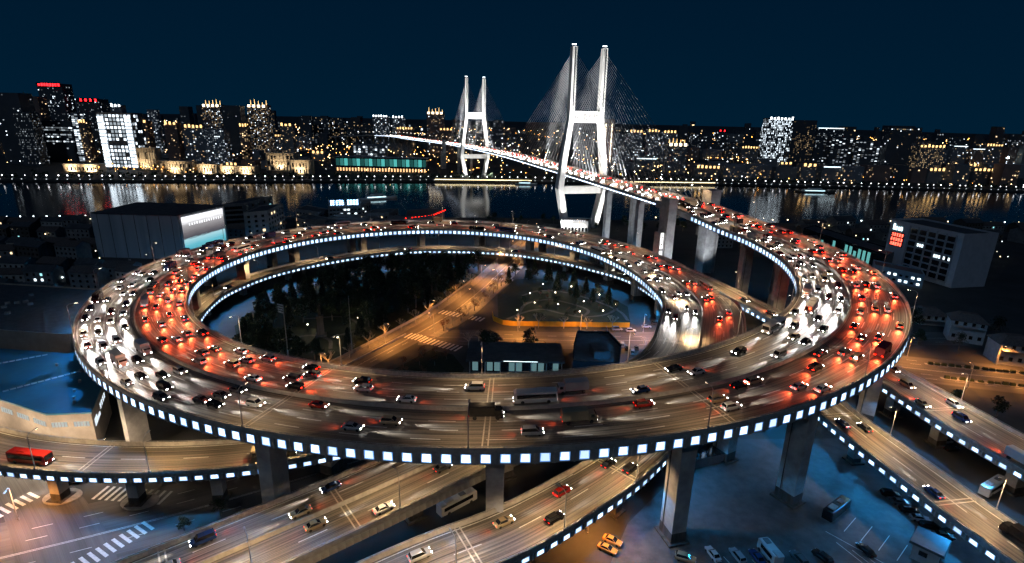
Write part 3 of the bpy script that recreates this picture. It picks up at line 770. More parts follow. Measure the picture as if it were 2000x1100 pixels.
lamps_along(ST_C, -1, 96, ST_C.L-60, 40, 'along the garden side of the central street', 'lamps garden side of the central street', str_spot, LM_ST, base=0)
lamps_along(ST_X, -1, 52, 140, 30, 'along the ring side of the cross street', 'lamps on the cross street', str_spot, LM_ST, base=0)
lamps_along(ST_X, 1, 44, 130, 30, 'beside the yellow hoarding on the cross street', 'lamps by the hoarding', str_spot, LM_ST, base=0)
lamps_along(ST_R, -1, 14, 190, 26, 'along the avenue\'s kerb near the branch ramp', 'lamps on the avenue near side', str_spot, LM_ST, base=0)
lamps_along(ST_R, 1, 30, 200, 34, 'along the avenue\'s wooded kerb', 'lamps on the avenue far side', str_spot, LM_ST, base=0)
lamps_along(ST_L, 1, 84, 130, 60, 'along the junction street below the curved ramp', 'lamps at the junction', str_spot, LM_ST, base=0)
# lamps of the bridge deck
br_spot = bpy.data.lights.new('bridge_lamp_light', 'SPOT'); br_spot.energy = 26000; br_spot.spot_size = R(155); br_spot.spot_blend = .5; br_spot.color = (1, .72, .5); br_spot.shadow_soft_size = .3
def big_lamp(h=9, r=.42):
    a = MB(); a.tube((0, 0, 0), (0, 0, h), .16, .1); b = MB().box((.5, 0, h-.1), (1.4, .5, .2)); c = MB().ball((.6, 0, h-.3), r)
    return a.mesh('pole', M_STEEL), b.mesh('lamp_head', M_STEEL), c.mesh('lens', emit('bridge_lamp', (1, .9, .75), 14, False))
LM_BR = big_lamp()
lamps_along(PBR, 1, 30, PBR.L, 38, 'from the far end on the downstream side of the bridge', 'lamps on the bridge', None, LM_BR)
k = 330
while k < PBR.L:
    p, t, nr, w = PBR.at(k); l = bpy.data.objects.new('lamp_light', br_spot); COL.objects.link(l); l.parent = bridge; l.location = p+Vector((0, 0, 11)); k += 60

# ------------------------------------------------------------------ traffic
CARCOL = {'white': (.75, .75, .74), 'silver': (.45, .46, .48), 'black': (.012, .012, .014), 'grey': (.12, .125, .13), 'red': (.30, .015, .012), 'blue': (.02, .05, .16), 'beige': (.42, .33, .2), 'amber': (.62, .36, .10)}
def paint(c): return mat('car_paint_'+c, CARCOL[c], tuple(x*.92 for x in CARCOL[c]), 1, .25, metal=.25, spec=.6)
M_GLASS = mat('car_glass', (.012, .014, .016), (.008, .009, .01), 1, .08, spec=.8)
M_TYRE = mat('tyre_rubber', (.02, .02, .02), (.012, .012, .012), 3, .9)
M_HEAD = emit('headlight_lens', (1.0, .97, .90), 40.0, lights=False)
M_TAIL = emit('taillight_lens', (1.0, .008, .002), 22.0, lights=False)
M_HOFF = mat('headlight_glass', (.5, .52, .55), (.4, .42, .45), 1, .15)
M_TOFF = mat('taillight_glass', (.25, .01, .01), (.18, .01, .01), 1, .2)
def section_body(secs, mb=None):
    """loft of rounded box sections (x, half width, z0, z1)"""
    mb = mb or MB(); base = len(mb.v)
    for x, hw, z0, z1 in secs:
        e = min(.12, (z1-z0)*.3)
        for y, z in ((-hw*.94, z0), (hw*.94, z0), (hw, z0+e), (hw*.98, z1-e), (hw*.86, z1), (-hw*.86, z1), (-hw*.98, z1-e), (-hw, z0+e)): mb.v.append((x, y, z))
    for k in range(len(secs)-1):
        for j in range(8):
            a = base+k*8+j; b = base+k*8+(j+1) % 8; mb.f.append((a, b, b+8, a+8)); mb.m.append(0)
    mb.f.append(tuple(base+7-j for j in range(8))); mb.m.append(0)
    mb.f.append(tuple(base+8*(len(secs)-1)+j for j in range(8))); mb.m.append(0)
    return mb
def car_shapes(kind):
    if kind == 'saloon':
        body = section_body([(-2.3, .78, .42, .86), (-2.15, .86, .28, .98), (-1.5, .9, .24, 1.0), (.8, .9, .24, .96), (1.7, .88, .26, .86), (2.15, .82, .3, .76), (2.3, .7, .4, .66)])
        glass = [(-1.75, .78, .98), (1.0, .78, .94), (.25, .62, 1.44), (-1.15, .62, 1.44)]; roof = (-1.1, .2, .6, 1.445)
        hx, hz, hy, tx, tz = 2.22, .66, .60, -2.28, .80
    elif kind == 'van':
        body = section_body([(-2.4, .84, .4, 1.0), (-2.3, .92, .3, 1.12), (.9, .94, .26, 1.12), (1.9, .92, .28, 1.0), (2.3, .86, .34, .86), (2.42, .76, .42, .74)])
        glass = [(-2.25, .84, 1.1), (1.5, .84, 1.06), (.8, .74, 1.82), (-2.1, .74, 1.82)]; roof = (-2.05, .75, .73, 1.825)
        hx, hz, hy, tx, tz = 2.34, .76, .66, -2.40, .95
    elif kind == 'suv':
        body = section_body([(-2.3, .82, .45, 1.0), (-2.2, .92, .32, 1.08), (.9, .94, .3, 1.06), (1.8, .92, .32, .98), (2.2, .86, .36, .88), (2.32, .76, .46, .76)])
        glass = [(-2.1, .82, 1.06), (1.15, .82, 1.04), (.4, .68, 1.66), (-1.85, .68, 1.66)]; roof = (-1.8, .36, .66, 1.665)
        hx, hz, hy, tx, tz = 2.24, .76, .64, -2.30, .90
    if kind in ('bus', 'lorry'):
        g = MB(); HL = 5.2
        if kind == 'bus':
            body = section_body([(-HL, 1.18, .4, 2.9), (-HL+.2, 1.25, .32, 3.05), (HL-.7, 1.25, .32, 3.05), (HL-.1, 1.22, .36, 2.8), (HL, 1.12, .45, 1.5)])
            for s_ in (-1, 1): g.box((-.2, s_*1.255, 1.45), (9.2, .04, 1.0))
            g.box((HL-.14, 0, 1.5), (.34, 2.1, 1.15), top=(.3, .95)); g.box((-HL+.05, 0, 1.7), (.14, 1.9, .8)); body.box((-1.5, 0, 3.05), (2.2, 1.5, .25))
        else:
            body = section_body([(-3.9, 1.15, .95, 3.2), (-3.8, 1.2, .9, 3.3), (1.9, 1.2, .9, 3.3), (1.95, 1.2, .9, 3.3)]); section_body([(2.05, 1.1, .4, 2.5), (3.4, 1.1, .4, 2.4), (3.9, 1.05, .45, 1.5)], body); body.box((-.8, 0, .55), (6.2, .9, .3))
            g.box((3.62, 0, 1.5), (.3, 1.9, .8), top=(.35, .94))
            for s_ in (-1, 1): g.box((2.9, s_*1.1, 1.5), (.8, .05, .7))
            HL = 3.9
        return body, g, (HL-.05, .8, .85, -HL+.02, .95)
    g = MB(); a, b, c, d = glass
    L = [(a[0], -a[1], a[2]), (b[0], -b[1], b[2]), (c[0], -c[1], c[2]), (d[0], -d[1], d[2])]; Rr = [(x, -y, z) for x, y, z in L]
    g.poly(L); g.poly(Rr[::-1]); g.poly([L[1], Rr[1], Rr[2], L[2]]); g.poly([Rr[0], L[0], L[3], Rr[3]])
    rf = MB().box(((roof[0]+roof[1])/2, 0, roof[3]-.01), (roof[1]-roof[0], roof[2]*2, .05), top=(.92, .92))
    pil = []
    for x0, z0, y0, x1, z1, y1 in ((b[0], b[2], b[1], c[0], c[2], c[1]), (a[0], a[2], a[1], d[0], d[2], d[1])):
        for s_ in (-1, 1): body.tube((x0, s_*(y0+.01), z0-.03), (x1, s_*(y1+.01), z1), .05, n=4)
    rf_v = len(body.v); body.v += rf.v; body.f += [tuple(rf_v+i for i in f) for f in rf.f]; body.m += rf.m
    return body, g, (hx, hz, hy, tx, tz)
WHEEL = MB().tube((0, -.11, 0), (0, .11, 0), .33, n=10).mesh('wheel', M_TYRE)
SHAPES = {k: car_shapes(k) for k in ('saloon', 'van', 'suv', 'bus', 'lorry')}
CACHE = {}
def car_mesh(kind, colour, part):
    key = (kind, colour if part == 'body' else '', part)
    if key in CACHE: return CACHE[key]
    b, g, h = SHAPES[kind]
    if part == 'body': me = b.mesh('body', paint(colour))
    elif part == 'glass': me = g.mesh('window_glass', M_GLASS)
    elif part in ('head', 'headoff'): me = MB().box((0, 0, -.08), (.14, .36, .18)).mesh('headlight', M_HEAD if part == 'head' else M_HOFF)
    else: me = MB().box((0, 0, -.08), (.12, .34, .16)).mesh('taillight', {'tail': M_TAIL, 'taildim': M_TDIM}.get(part, M_TOFF))
    CACHE[key] = me; return me
beam = bpy.data.lights.new('headlight_beam', 'SPOT'); beam.energy = 30000; beam.spot_size = R(22); beam.spot_blend = 1.0; beam.color = (1.0, .96, .90); beam.shadow_soft_size = .5
tailglow = bpy.data.lights.new('taillight_glow', 'SPOT'); tailglow.energy = 1100; tailglow.spot_size = R(70); tailglow.spot_blend = 1.0; tailglow.color = (1.0, .10, .03); tailglow.shadow_soft_size = .4
red_stream_glow = tailglow.copy(); red_stream_glow.name = 'strengthened_red_glow'; red_stream_glow.energy = 4800  # stronger red glow, braking invented to colour the red lanes
dimbeam = beam.copy(); dimbeam.name = 'weakened_beam'; dimbeam.energy = 11000  # headlights weakened in the red lanes so the red shows
M_TDIM = emit('taillight_dim', (1.0, .02, .008), 3.0, lights=False)
def vehicle(kind, colour, p, d, label, group, lit=True, red_stream=False, name=None, wheels=True, cat=None):
    """car standing at p with its nose towards d (d may slope)"""
    d = Vector(d).normalized(); side = Vector((-d.y, d.x, 0)).normalized(); up = d.cross(side)
    root = thing(name or {'bus': 'bus', 'lorry': 'lorry'}.get(kind, 'car'), label, cat or {'bus': 'bus', 'lorry': 'lorry'}.get(kind, 'car'), group=group)
    mw = Matrix((d, side, up)).transposed().to_4x4(); mw.translation = Vector(p); root.matrix_world = mw
    inst('body', car_mesh(kind, colour, 'body'), root); inst('window_glass', car_mesh(kind, colour, 'glass'), root)
    hx, hz, hy, tx, tz = SHAPES[kind][2]
    for s_ in (-1, 1):
        inst('headlight', car_mesh(kind, colour, 'head' if lit else 'headoff'), root, loc=(hx, s_*hy, hz)); inst('taillight', car_mesh(kind, colour, 'tail' if lit and red_stream else 'taildim' if lit else 'tailoff'), root, loc=(tx, s_*hy, tz))
        if wheels:
            wb, wy, ws = {'bus': (3.1, 1.12, 1.4), 'lorry': (2.6, 1.0, 1.4)}.get(kind, (1.41, .80, 1.0))
            for x_ in (wb, -wb): inst('wheel', WHEEL, root, loc=(x_, s_*wy, .33*ws)).scale = (ws, ws, ws)
    if lit:
        l = bpy.data.objects.new('headlight_beam', dimbeam if red_stream else beam); COL.objects.link(l); l.parent = root; l.location = (hx+.12, 0, hz+.04); l.rotation_euler = (0, R(-84), 0)
        l2 = bpy.data.objects.new('taillight_glow', red_stream_glow if red_stream else tailglow); COL.objects.link(l2); l2.parent = root; l2.location = (tx-.12, 0, tz); l2.rotation_euler = (0, R(74), 0)
    return root
KINDS = ['saloon']*9+['suv']*6+['van']*4+['bus', 'lorry']
PALETTE = ['white', 'white', 'silver', 'silver', 'black', 'black', 'grey', 'grey', 'red', 'blue', 'beige']
N_CARS = 0
def traffic(path, lanes, s0, s1, gap, where, road, red_stream=False):
    """lanes: (lateral offset, direction +1 along the path / -1 against it, name of the lane)"""
    global N_CARS
    for tt, dr, lane in lanes:
        k = s0+rng.uniform(0, gap); i = 0
        while k < s1:
            p, t, nr, w = path.at(k); col = rng.choice(PALETTE); kd = rng.choice(KINDS)
            vehicle(kd, col, p+nr*(tt+rng.uniform(-.15, .15))+Vector((0, 0, .02)), t*dr, '%s %s, %s in %s %s' % (col, kd, nth(i), lane, where), 'traffic on the '+road, red_stream=red_stream)
            k += gap*rng.uniform(.62, 1.45)+(5 if kd in ('bus', 'lorry') else 0); i += 1; N_CARS += 1
OUT4 = [(3.2, -1, 'first lane outside median'), (6.8, -1, 'second lane outside median'), (10.4, -1, 'third lane outside median'), (13.9, -1, 'outermost lane')]
IN4 = [(-3.2, 1, 'first lane inside median'), (-6.8, 1, 'second lane inside median'), (-10.4, 1, 'third lane inside median'), (-13.9, 1, 'innermost lane')]
SP = 'spiral deck'
traffic(RING, IN4, 8, ring_s(52), 17, 'on the spiral\'s right arc', SP)
traffic(RING, OUT4, 8, ring_s(62), 20, 'on the spiral\'s right arc', SP, True)
traffic(RING, OUT4[:3], ring_s(60), ring_s(112), 42, 'on the spiral\'s near arc', SP)
traffic(RING, IN4[:3], ring_s(52), ring_s(106), 40, 'on the spiral\'s near arc', SP)
traffic(RING, OUT4, ring_s(112), ring_s(195), 17, 'on the spiral\'s left arc', SP)
traffic(RING, IN4, ring_s(106), ring_s(195), 19, 'on the spiral\'s left arc', SP, True)
traffic(RING, OUT4, ring_s(195), ring_s(300), 34, 'on the spiral\'s far arc', SP)
traffic(RING, IN4, ring_s(195), ring_s(300), 34, 'on the spiral\'s far arc', SP, True)
traffic(RING, IN4, ring_s(300), ring_s(392), 23, 'on the second turn', 'second turn')
traffic(RING, OUT4[:3], ring_s(300), ring_s(385), 24, 'on the second turn', 'second turn', True)
traffic(PB, [(-3, 1, 'lane beside the median'), (-7, 1, 'kerb lane')], 48, PB.L-40, 30, 'of the straight viaduct, outbound side', 'straight viaduct')
traffic(PB, [(3, -1, 'lane beside the median'), (7, -1, 'kerb lane')], 48, PB.L-40, 34, 'of the straight viaduct, fascia side', 'straight viaduct')
traffic(PC, [(-2.6, 1, 'panel-side lane'), (2.6, 1, 'far-side lane')], 24, sC, 26, 'of the front ramp', 'front ramp')
traffic(PA, [(-2.6, 1, 'near lane')], 20, PA.L-30, 70, 'of the curved ramp', 'curved ramp')
traffic(PE, [(-5, 1, 'panel-side lane'), (0, 1, 'middle lane'), (5, 1, 'far lane')], PE.nearest(128, 178), PE.L, 30, 'of the branch ramp', 'branch ramp', True)
traffic(PE, [(0, 1, 'single lane')], sE, PE.nearest(120, 200), 16, 'of the branch beside the gore', 'branch ramp', True)
traffic(PD, [(-2.6, -1, 'panel-side lane'), (2.6, -1, 'far lane')], 40, PD.L, 34, 'of the inner ramp', 'inner ramp')
traffic(PC, [(0, 1, 'middle')], sC+90, PC.L-50, 60, 'of the lowest ring', 'lowest ring')
print('traffic', N_CARS)
# traffic too far away to tell car from car: the bridge deck
bt = MB()
for tt, dr in ((3.2, -1), (6.6, -1), (10, -1), (-3.2, 1), (-6.6, 1), (-10, 1)):
    k = 240.0
    while k < PBR.L:
        p, t, nr, w = PBR.at(k); q = p+nr*tt; rz = math.atan2(t.y*dr, t.x*dr)
        bt.box((q.x, q.y, q.z+.2), (4.4, 1.7, .8), rz); bt.box((q.x, q.y, q.z+1.0), (2.4, 1.5, .5), rz, top=(.75, .85))
        f = Vector((math.cos(rz), math.sin(rz), 0)); sdv = Vector((-f.y, f.x, 0))
        for s_ in (-.6, .6):
            h = q+f*2.25+sdv*s_; bt.box((h.x, h.y, h.z+.45), (.35, .6, .5), rz, mi=1); h = q-f*2.25+sdv*s_; bt.box((h.x, h.y, h.z+.6), (.2, .45, .22), rz, mi=2)
        k += rng.uniform(9, 26)
stuff(tag(bt.build('bridge_traffic', [paint('silver'), M_HEAD, emit('far_taillight', (1, .006, .002), 16, False)]), 'stream of small cars with lights on crossing the bridge', 'traffic'))
# ------------------------------------------------------------------ near buildings
M_WIN = mat('dark_window', (.012, .014, .018), (.008, .009, .012), .5, .12, spec=.7)
M_WLIT = emit('lit_window_cool', (.80, .95, 1.0), 2.2, lights=False)
M_WWARM = emit('lit_window_warm', (1.0, .72, .40), 2.0, lights=False)
M_WTEAL = emit('lit_window_teal', (.35, .85, .90), 1.3, lights=False)
M_ROOFD = mat('dark_roof', (.085, .088, .095), (.05, .052, .057), .4, .85)
M_TILE = mat('roof_tiles', (.13, .10, .09), (.07, .055, .05), 1.2, .85)
M_STUCCO = mat('pale_render', (.42, .42, .41), (.30, .30, .29), .5, .85)
M_GREYW = mat('grey_render', (.22, .225, .23), (.14, .145, .15), .5, .85)
M_TAN = mat('tan_render', (.38, .33, .28), (.28, .24, .205), .25, .85)
M_BLUEROOF = mat('blue_metal_roof', (.05, .19, .27), (.03, .14, .21), .08, .5)
M_SKYL = mat('skylight_sheet', (.62, .66, .70), (.45, .49, .53), .8, .5)
M_CLAD = mat('hall_cladding', (.40, .46, .50), (.30, .36, .40), .06, .7, stretch=(4, 4, .1))
M_DGLASS = mat('dark_glass', (.015, .025, .03), (.01, .016, .02), .3, .1, spec=.8)
def window_row(parent, a, b, z, n, w, h, m, proud=.05, margin=.0, joined=None, lit=0.0, lit_m=None, r=None):
    """n windows along the wall foot line a->b (outward normal to the right of a->b)"""
    a = Vector((a[0], a[1], 0)); b = Vector((b[0], b[1], 0)); d = b-a; u = d.normalized(); nr = Vector((u.y, -u.x, 0)); L = d.length
    for k in range(n):
        c = a+u*(margin+(L-2*margin)*(k+.5)/n)+nr*proud
        mm = lit_m if (r and r.random() < lit) else m
        if joined is not None:
            mi = 1 if mm is lit_m and lit_m else 0
            q = c+Vector((0, 0, z)); joined.quad(q-u*w/2, q+u*w/2, q+u*w/2+Vector((0, 0, h)), q-u*w/2+Vector((0, 0, h)), mi)
        else:
            key = ('win', round(w, 2), round(h, 2), mm.name)
            if key not in CACHE: CACHE[key] = MB().box((0, 0, 0), (w, .08, h)).mesh('window', mm)
            inst('window', CACHE[key], parent, loc=c+Vector((0, 0, z)), rot=(0, 0, math.atan2(u.y, u.x)))
def ccw(pts):
    s = sum(pts[k-1][0]*pts[k][1]-pts[k][0]*pts[k-1][1] for k in range(len(pts)))
    return pts if s > 0 else pts[::-1]
def shift(pts, d):
    c = (sum(p[0] for p in pts)/len(pts), sum(p[1] for p in pts)/len(pts))
    out = []
    for p in pts:
        v = Vector((p[0]-c[0], p[1]-c[1])); l = v.length; out.append((p[0]+v.x/l*d, p[1]+v.y/l*d))
    return out
def block(name, label, cat, pts, h, wall, roof=None, z0=0.0, parapet=.8, group=None):
    pts = ccw([tuple(p[:2]) for p in pts]); root = thing(name, label, cat, group=group)
    MB().prism(pts, z0, z0+h).build('wall', wall, root)
    if roof is not None:
        MB().prism(shift(pts, -.5), z0+h+.01, z0+h+.08).build('roof', roof, root)
        if parapet:
            pm = MB(); inn = shift(pts, -.45); n = len(pts)
            for k in range(n):
                a, b, c, d = pts[k], pts[(k+1) % n], inn[(k+1) % n], inn[k]; z = z0+h; zz = z+parapet
                pm.quad((*a, z), (*b, z), (*b, zz), (*a, zz)); pm.quad((*a, zz), (*b, zz), (*c, zz), (*d, zz)); pm.quad((*d, zz), (*c, zz), (*c, z), (*d, z))
            pm.build('parapet', wall, root)
    return root, pts

# hall with the lit billboard
hp = [(-276.5, 352), (-218.5, 350), (-211, 394.7), (-269, 397)]
hall, hp = block('windowless_hall', 'large windowless blue-grey hall with a lit billboard on its end wall', 'building', hp, 29.5, M_CLAD)
rm = MB(); o = shift(hp, 1.2); cz = 34.0; c1 = Vector((-259, 374, cz)); c2 = Vector((-231, 372.5, cz))
q = [Vector((*p, 29.6)) for p in o]
rm.quad(q[0], q[1], c2, c1); rm.poly([q[1], q[2], c2]); rm.quad(q[2], q[3], c1, c2); rm.poly([q[3], q[0], c1]); rm.build('roof', M_ROOFD, hall)
for k in range(7):
    a = Vector((-276.5, 352, 0)).lerp(Vector((-218.5, 350, 0)), (k+.5)/7); MB().box((a.x, a.y-.12, 0), (.35, .2, 29.2)).build('downpipe', M_GREYW, hall)
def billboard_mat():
    m, n, o = nodes_of('billboard_print_glow'); L = n.links.new
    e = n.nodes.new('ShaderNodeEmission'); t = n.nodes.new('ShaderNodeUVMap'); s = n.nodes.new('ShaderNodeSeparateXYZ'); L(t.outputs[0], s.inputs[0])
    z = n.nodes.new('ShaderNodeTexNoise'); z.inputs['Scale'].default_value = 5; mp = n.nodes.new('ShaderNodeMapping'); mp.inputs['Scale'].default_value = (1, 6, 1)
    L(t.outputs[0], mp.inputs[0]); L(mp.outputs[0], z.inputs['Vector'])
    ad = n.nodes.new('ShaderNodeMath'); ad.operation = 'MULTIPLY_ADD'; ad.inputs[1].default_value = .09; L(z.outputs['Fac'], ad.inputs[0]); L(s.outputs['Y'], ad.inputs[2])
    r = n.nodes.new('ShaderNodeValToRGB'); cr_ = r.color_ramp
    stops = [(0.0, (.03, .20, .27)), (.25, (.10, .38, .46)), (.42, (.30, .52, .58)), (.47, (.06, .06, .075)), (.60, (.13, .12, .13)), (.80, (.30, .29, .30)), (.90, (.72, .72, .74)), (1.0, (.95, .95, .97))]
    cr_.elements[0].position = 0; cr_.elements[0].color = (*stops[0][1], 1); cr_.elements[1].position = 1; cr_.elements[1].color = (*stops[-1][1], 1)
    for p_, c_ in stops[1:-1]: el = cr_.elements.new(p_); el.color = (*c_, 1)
    L(ad.outputs[0], r.inputs[0]); L(r.outputs[0], e.inputs[0]); e.inputs[1].default_value = 1.35; L(e.outputs[0], o.inputs[0]); return m  # the whole print glows in place of the lamps lighting it from above
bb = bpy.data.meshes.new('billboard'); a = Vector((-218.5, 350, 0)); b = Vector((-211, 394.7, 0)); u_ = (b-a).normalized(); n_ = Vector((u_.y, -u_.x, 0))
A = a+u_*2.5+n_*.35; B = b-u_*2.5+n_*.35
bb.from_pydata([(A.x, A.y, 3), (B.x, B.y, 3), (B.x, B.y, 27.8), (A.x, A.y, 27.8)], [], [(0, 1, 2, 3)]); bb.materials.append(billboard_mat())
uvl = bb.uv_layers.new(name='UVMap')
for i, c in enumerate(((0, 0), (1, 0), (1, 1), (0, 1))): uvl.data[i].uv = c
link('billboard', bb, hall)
for pp, z0_, sx_, hz_ in ((a+u_*1.6+n_*.4, 2.5, 1.2, 26.4), (b-u_*1.6+n_*.4, 2.5, 1.2, 26.4)):
    MB().box((pp.x, pp.y, z0_), (.5, sx_, hz_), math.atan2(n_.y, n_.x)).build('billboard_frame', M_WHITEP, hall)
mark_row(14, 1.7, emit('print_white_glow', (.95, .95, 1), 1.6, False), hall, a.lerp(b, .54)+n_*.5+Vector((0, 0, 22.2)), n_, 33, .03)  # lettering glows along with the print, standing in for lamplight

# tan-walled hall and the blue-roofed hall beside the spiral
tp = [(-240, 196), (-182, 181), (-156.5, 178.5), (-153, 183.0), (-160, 228), (-236, 236)]
tan, tp = block('flat_roofed_hall', 'long tan-walled hall with a flat dark roof beside the spiral\'s left arc', 'building', tp, 17.5, M_TAN, M_ROOFD, parapet=.7)
for k in range(12):
    x, y = rng.uniform(-225, -170), rng.uniform(196, 222); MB().box((x, y, 17.58), (1.6, 1.2, .9), rng.uniform(0, 1)).build('roof_vent', M_GREYW, tan)
MB().box((-154.2, 182.2, 9), (1.6, .3, 3.2), math.atan2(4.5, 3.5)).build('wall_hatch', M_WIN, tan)
bp_ = [(-118.0, 136.0), (-129.5, 134.6), (-151, 143.0), (-190, 164), (-196, 178), (-154.1, 173.4), (-150.5, 178.2), (-129.5, 157.3)]
blue = thing('blue_roofed_hall', 'hall with a bright blue metal roof and curved pale front, under the spiral\'s edge', 'building')
bp_ = ccw(bp_); MB().prism(bp_, 0, 12.6).build('wall', M_TAN, blue)
MB().prism(shift(bp_, .5), 12.61, 13.1).build('roof', M_BLUEROOF, blue)
for (x0, y0, x1, y1, n) in ((-152, 146, -136, 165, 15), (-176, 160, -160, 172.5, 12)):
    me = MB().box((0, 0, 0), (1.35, .9, .10)).mesh('skylight', M_SKYL)
    for k in range(n):
        f = (k+.5)/n; inst('skylight', me, blue, loc=(x0+(x1-x0)*f, y0+(y1-y0)*f, 13.10), rot=(0, 0, math.atan2(y1-y0, x1-x0)))
for x, y in ((-131, 147), (-128, 143), (-134, 153), (-139, 160), (-126, 140.5), (-150, 164)):
    b_ = MB().tube((x, y, 13.1), (x, y, 13.7), .45, .35, 8); b_.ball((x, y, 13.8), .5, squash=.6); b_.build('roof_ventilator', M_STEEL, blue)
M_STRIPW = emit('strip_window', (.85, .95, .92), .55, lights=False)
for a_, b_, n in (((-190, 164), (-151, 143), 4), ((-151, 143), (-129.5, 134.6), 3), ((-129.5, 134.6), (-118, 136), 2)):
    L = math.hypot(b_[0]-a_[0], b_[1]-a_[1]); ww = L/n*.72; aa = Vector((*a_, 0)); bb_ = Vector((*b_, 0)); uu = (bb_-aa).normalized(); nn = Vector((uu.y, -uu.x, 0))
    for k in range(n):
        c = aa+uu*(L*(k+.5)/n)+nn*.06
        w_ = MB().box((0, 0, 0), (ww, .1, 1.5)).build('window', M_STRIPW, blue); w_.location = c+Vector((0, 0, 8.6)); w_.rotation_euler = (0, 0, math.atan2(uu.y, uu.x))
        for j in range(6):
            mbar = MB().box((-ww/2+ww*j/5, -.07, 0), (.14, .06, 1.5)).build('mullion', M_TAN, w_)
uu = (Vector((-129.5, 157.3, 0))-Vector((-118, 136, 0))).normalized(); nn = Vector((uu.y, -uu.x, 0))
M_SIGNC = emit('sign_cool', (.8, .9, 1), 1.1)
mark_row(4, 1.8, M_SIGNC, blue, Vector((-118, 136, 0))+uu*15+nn*.1+Vector((0, 0, 9.2)), nn, 9.5, .08)
for dx, ln, hz in ((7.6, 3.6, 1.0), (3.6, 3.4, 2.2)):
    sg = Vector((-118, 136, 0))+uu*dx+nn*.12; MB().box((sg.x, sg.y, 7.4), (ln, .12, hz), math.atan2(uu.y, uu.x)).build('sign_plate', M_SIGNC, blue)
yard = bpy.data.lights.new('added_facade_light', 'POINT'); yard.energy = 7500; yard.color = (1.0, .76, .52); yard.shadow_soft_size = .3  # added light to brighten the hall front, mostly hidden behind the ramp
for k, (x, y) in enumerate(((-176, 144), (-158, 134), (-140, 126.5), (-124, 123.5), (-110, 126))):
    street_lamp(Vector((x, y, 0)), R(75), 'added arm lamp, %s in the yard before the blue-roofed hall' % nth(k), 'added lamps before the blue-roofed hall', LM_DECK, yard)
# bank-side buildings at the centre left
def img_block(name, label, cat, front, depth_dir, h, wall, roof, rows=0, cols=(0, 0), lit=.1, lm=None, ww=1.6, wh=1.7, group=None):
    """front: plan points a, b of the camera-facing wall; depth_dir: vector to the back"""
    a, b = Vector((*front[0], 0)), Vector((*front[1], 0)); d = Vector((*depth_dir, 0))
    root, pts = block(name, label, cat, [a.xy, b.xy, (b+d).xy, (a+d).xy], h, wall, roof, group=group)
    if rows:
        for i in range(rows):
            z = 1.4+i*(h-1.6)/rows
            if cols[0]: window_row(root, a.xy, b.xy, z, cols[0], ww, wh, M_WIN, r=rng, lit=lit, lit_m=lm or M_WLIT, margin=.8)
            if cols[1]: window_row(root, b.xy, (b+d).xy, z, cols[1], ww, wh, M_WIN, r=rng, lit=lit, lit_m=lm or M_WLIT, margin=.8)
    return root
pa = place(475, 416, 21); pb = place(521, 412, 21); pc = place(553, 398, 21)
img_block('apartment_block', 'pale green walk-up block with small square windows, near the billboard hall', 'building', (pa.xy, pb.xy), (pc-pb).xy, 20.5, M_STUCCO, M_ROOFD, 5, (3, 6), .08, M_WWARM, 2.0, 1.9)
pa = place(436, 398, 25); pb = place(474, 396, 25)
img_block('office_building', 'dark gridded office block right behind the billboard hall', 'building', (pa.xy, pb.xy), (6, 42), 24, M_GREYW, M_ROOFD, 6, (6, 5), .05, M_WTEAL, 2.6, 2.3)
# blue-white roof sign with a blue-white roof sign
pa = place(640, 402, 14); pb = place(706, 400, 14)
term = img_block('riverside_building', 'riverside building under a glowing blue-white roof sign', 'building', (pa.xy, pb.xy), (3, 22), 13, M_GREYW, M_ROOFD, 3, (9, 4), .3, M_WLIT, 2.2, 1.5)
M_SIGNB = emit('sign_blue', (.35, .62, 1.0), 7.0)
ctr = (pa+pb)/2; dv = (pb-pa).normalized(); fn = Vector((dv.y, -dv.x, 0)); Lw = (pb-pa).length
for k, f_ in enumerate((.16, .34, .62)):
    mark_row((2, 3, 4)[k] if k else 2, 5.0, M_SIGNB, term, Vector((pa.x, pa.y, 0))+dv*(Lw*(.14, .36, .74)[k])+fn*.4+Vector((0, 0, 16.8)), fn, Lw*(.14, .24, .34)[k], .25)
sb = MB()
for k in range(7): q = pa+dv*(Lw*(k+.2)/6.4); sb.tube((q.x, q.y, 13), (q.x, q.y, 19.5), .15)
stuff(sb.build('sign_frame', M_STEEL, term))
for (x0, y0, x1, y1, hh, lab, cc) in ((577, 407, 622, 415, 9, 'low striped riverside pavilion left of the blue-white roof sign', 7), (712, 415, 760, 414, 11, 'low riverside house right of the blue-white roof sign', 5), (575, 425, 640, 437, 8, 'low warehouse with pale eaves behind the spiral\'s far arc', 6), (640, 424, 720, 430, 9, 'long warehouse with curved dark roof below the blue-white roof sign', 8)):
    pa = place(x0, y0, hh); pb = place(x1, y1, hh)
    rt = img_block('riverside_shed', lab, 'building', (pa.xy, pb.xy), (4, 20), hh-.8, M_GREYW, M_ROOFD, 2, (cc, 3), .12, M_WWARM, 1.8, 1.2)
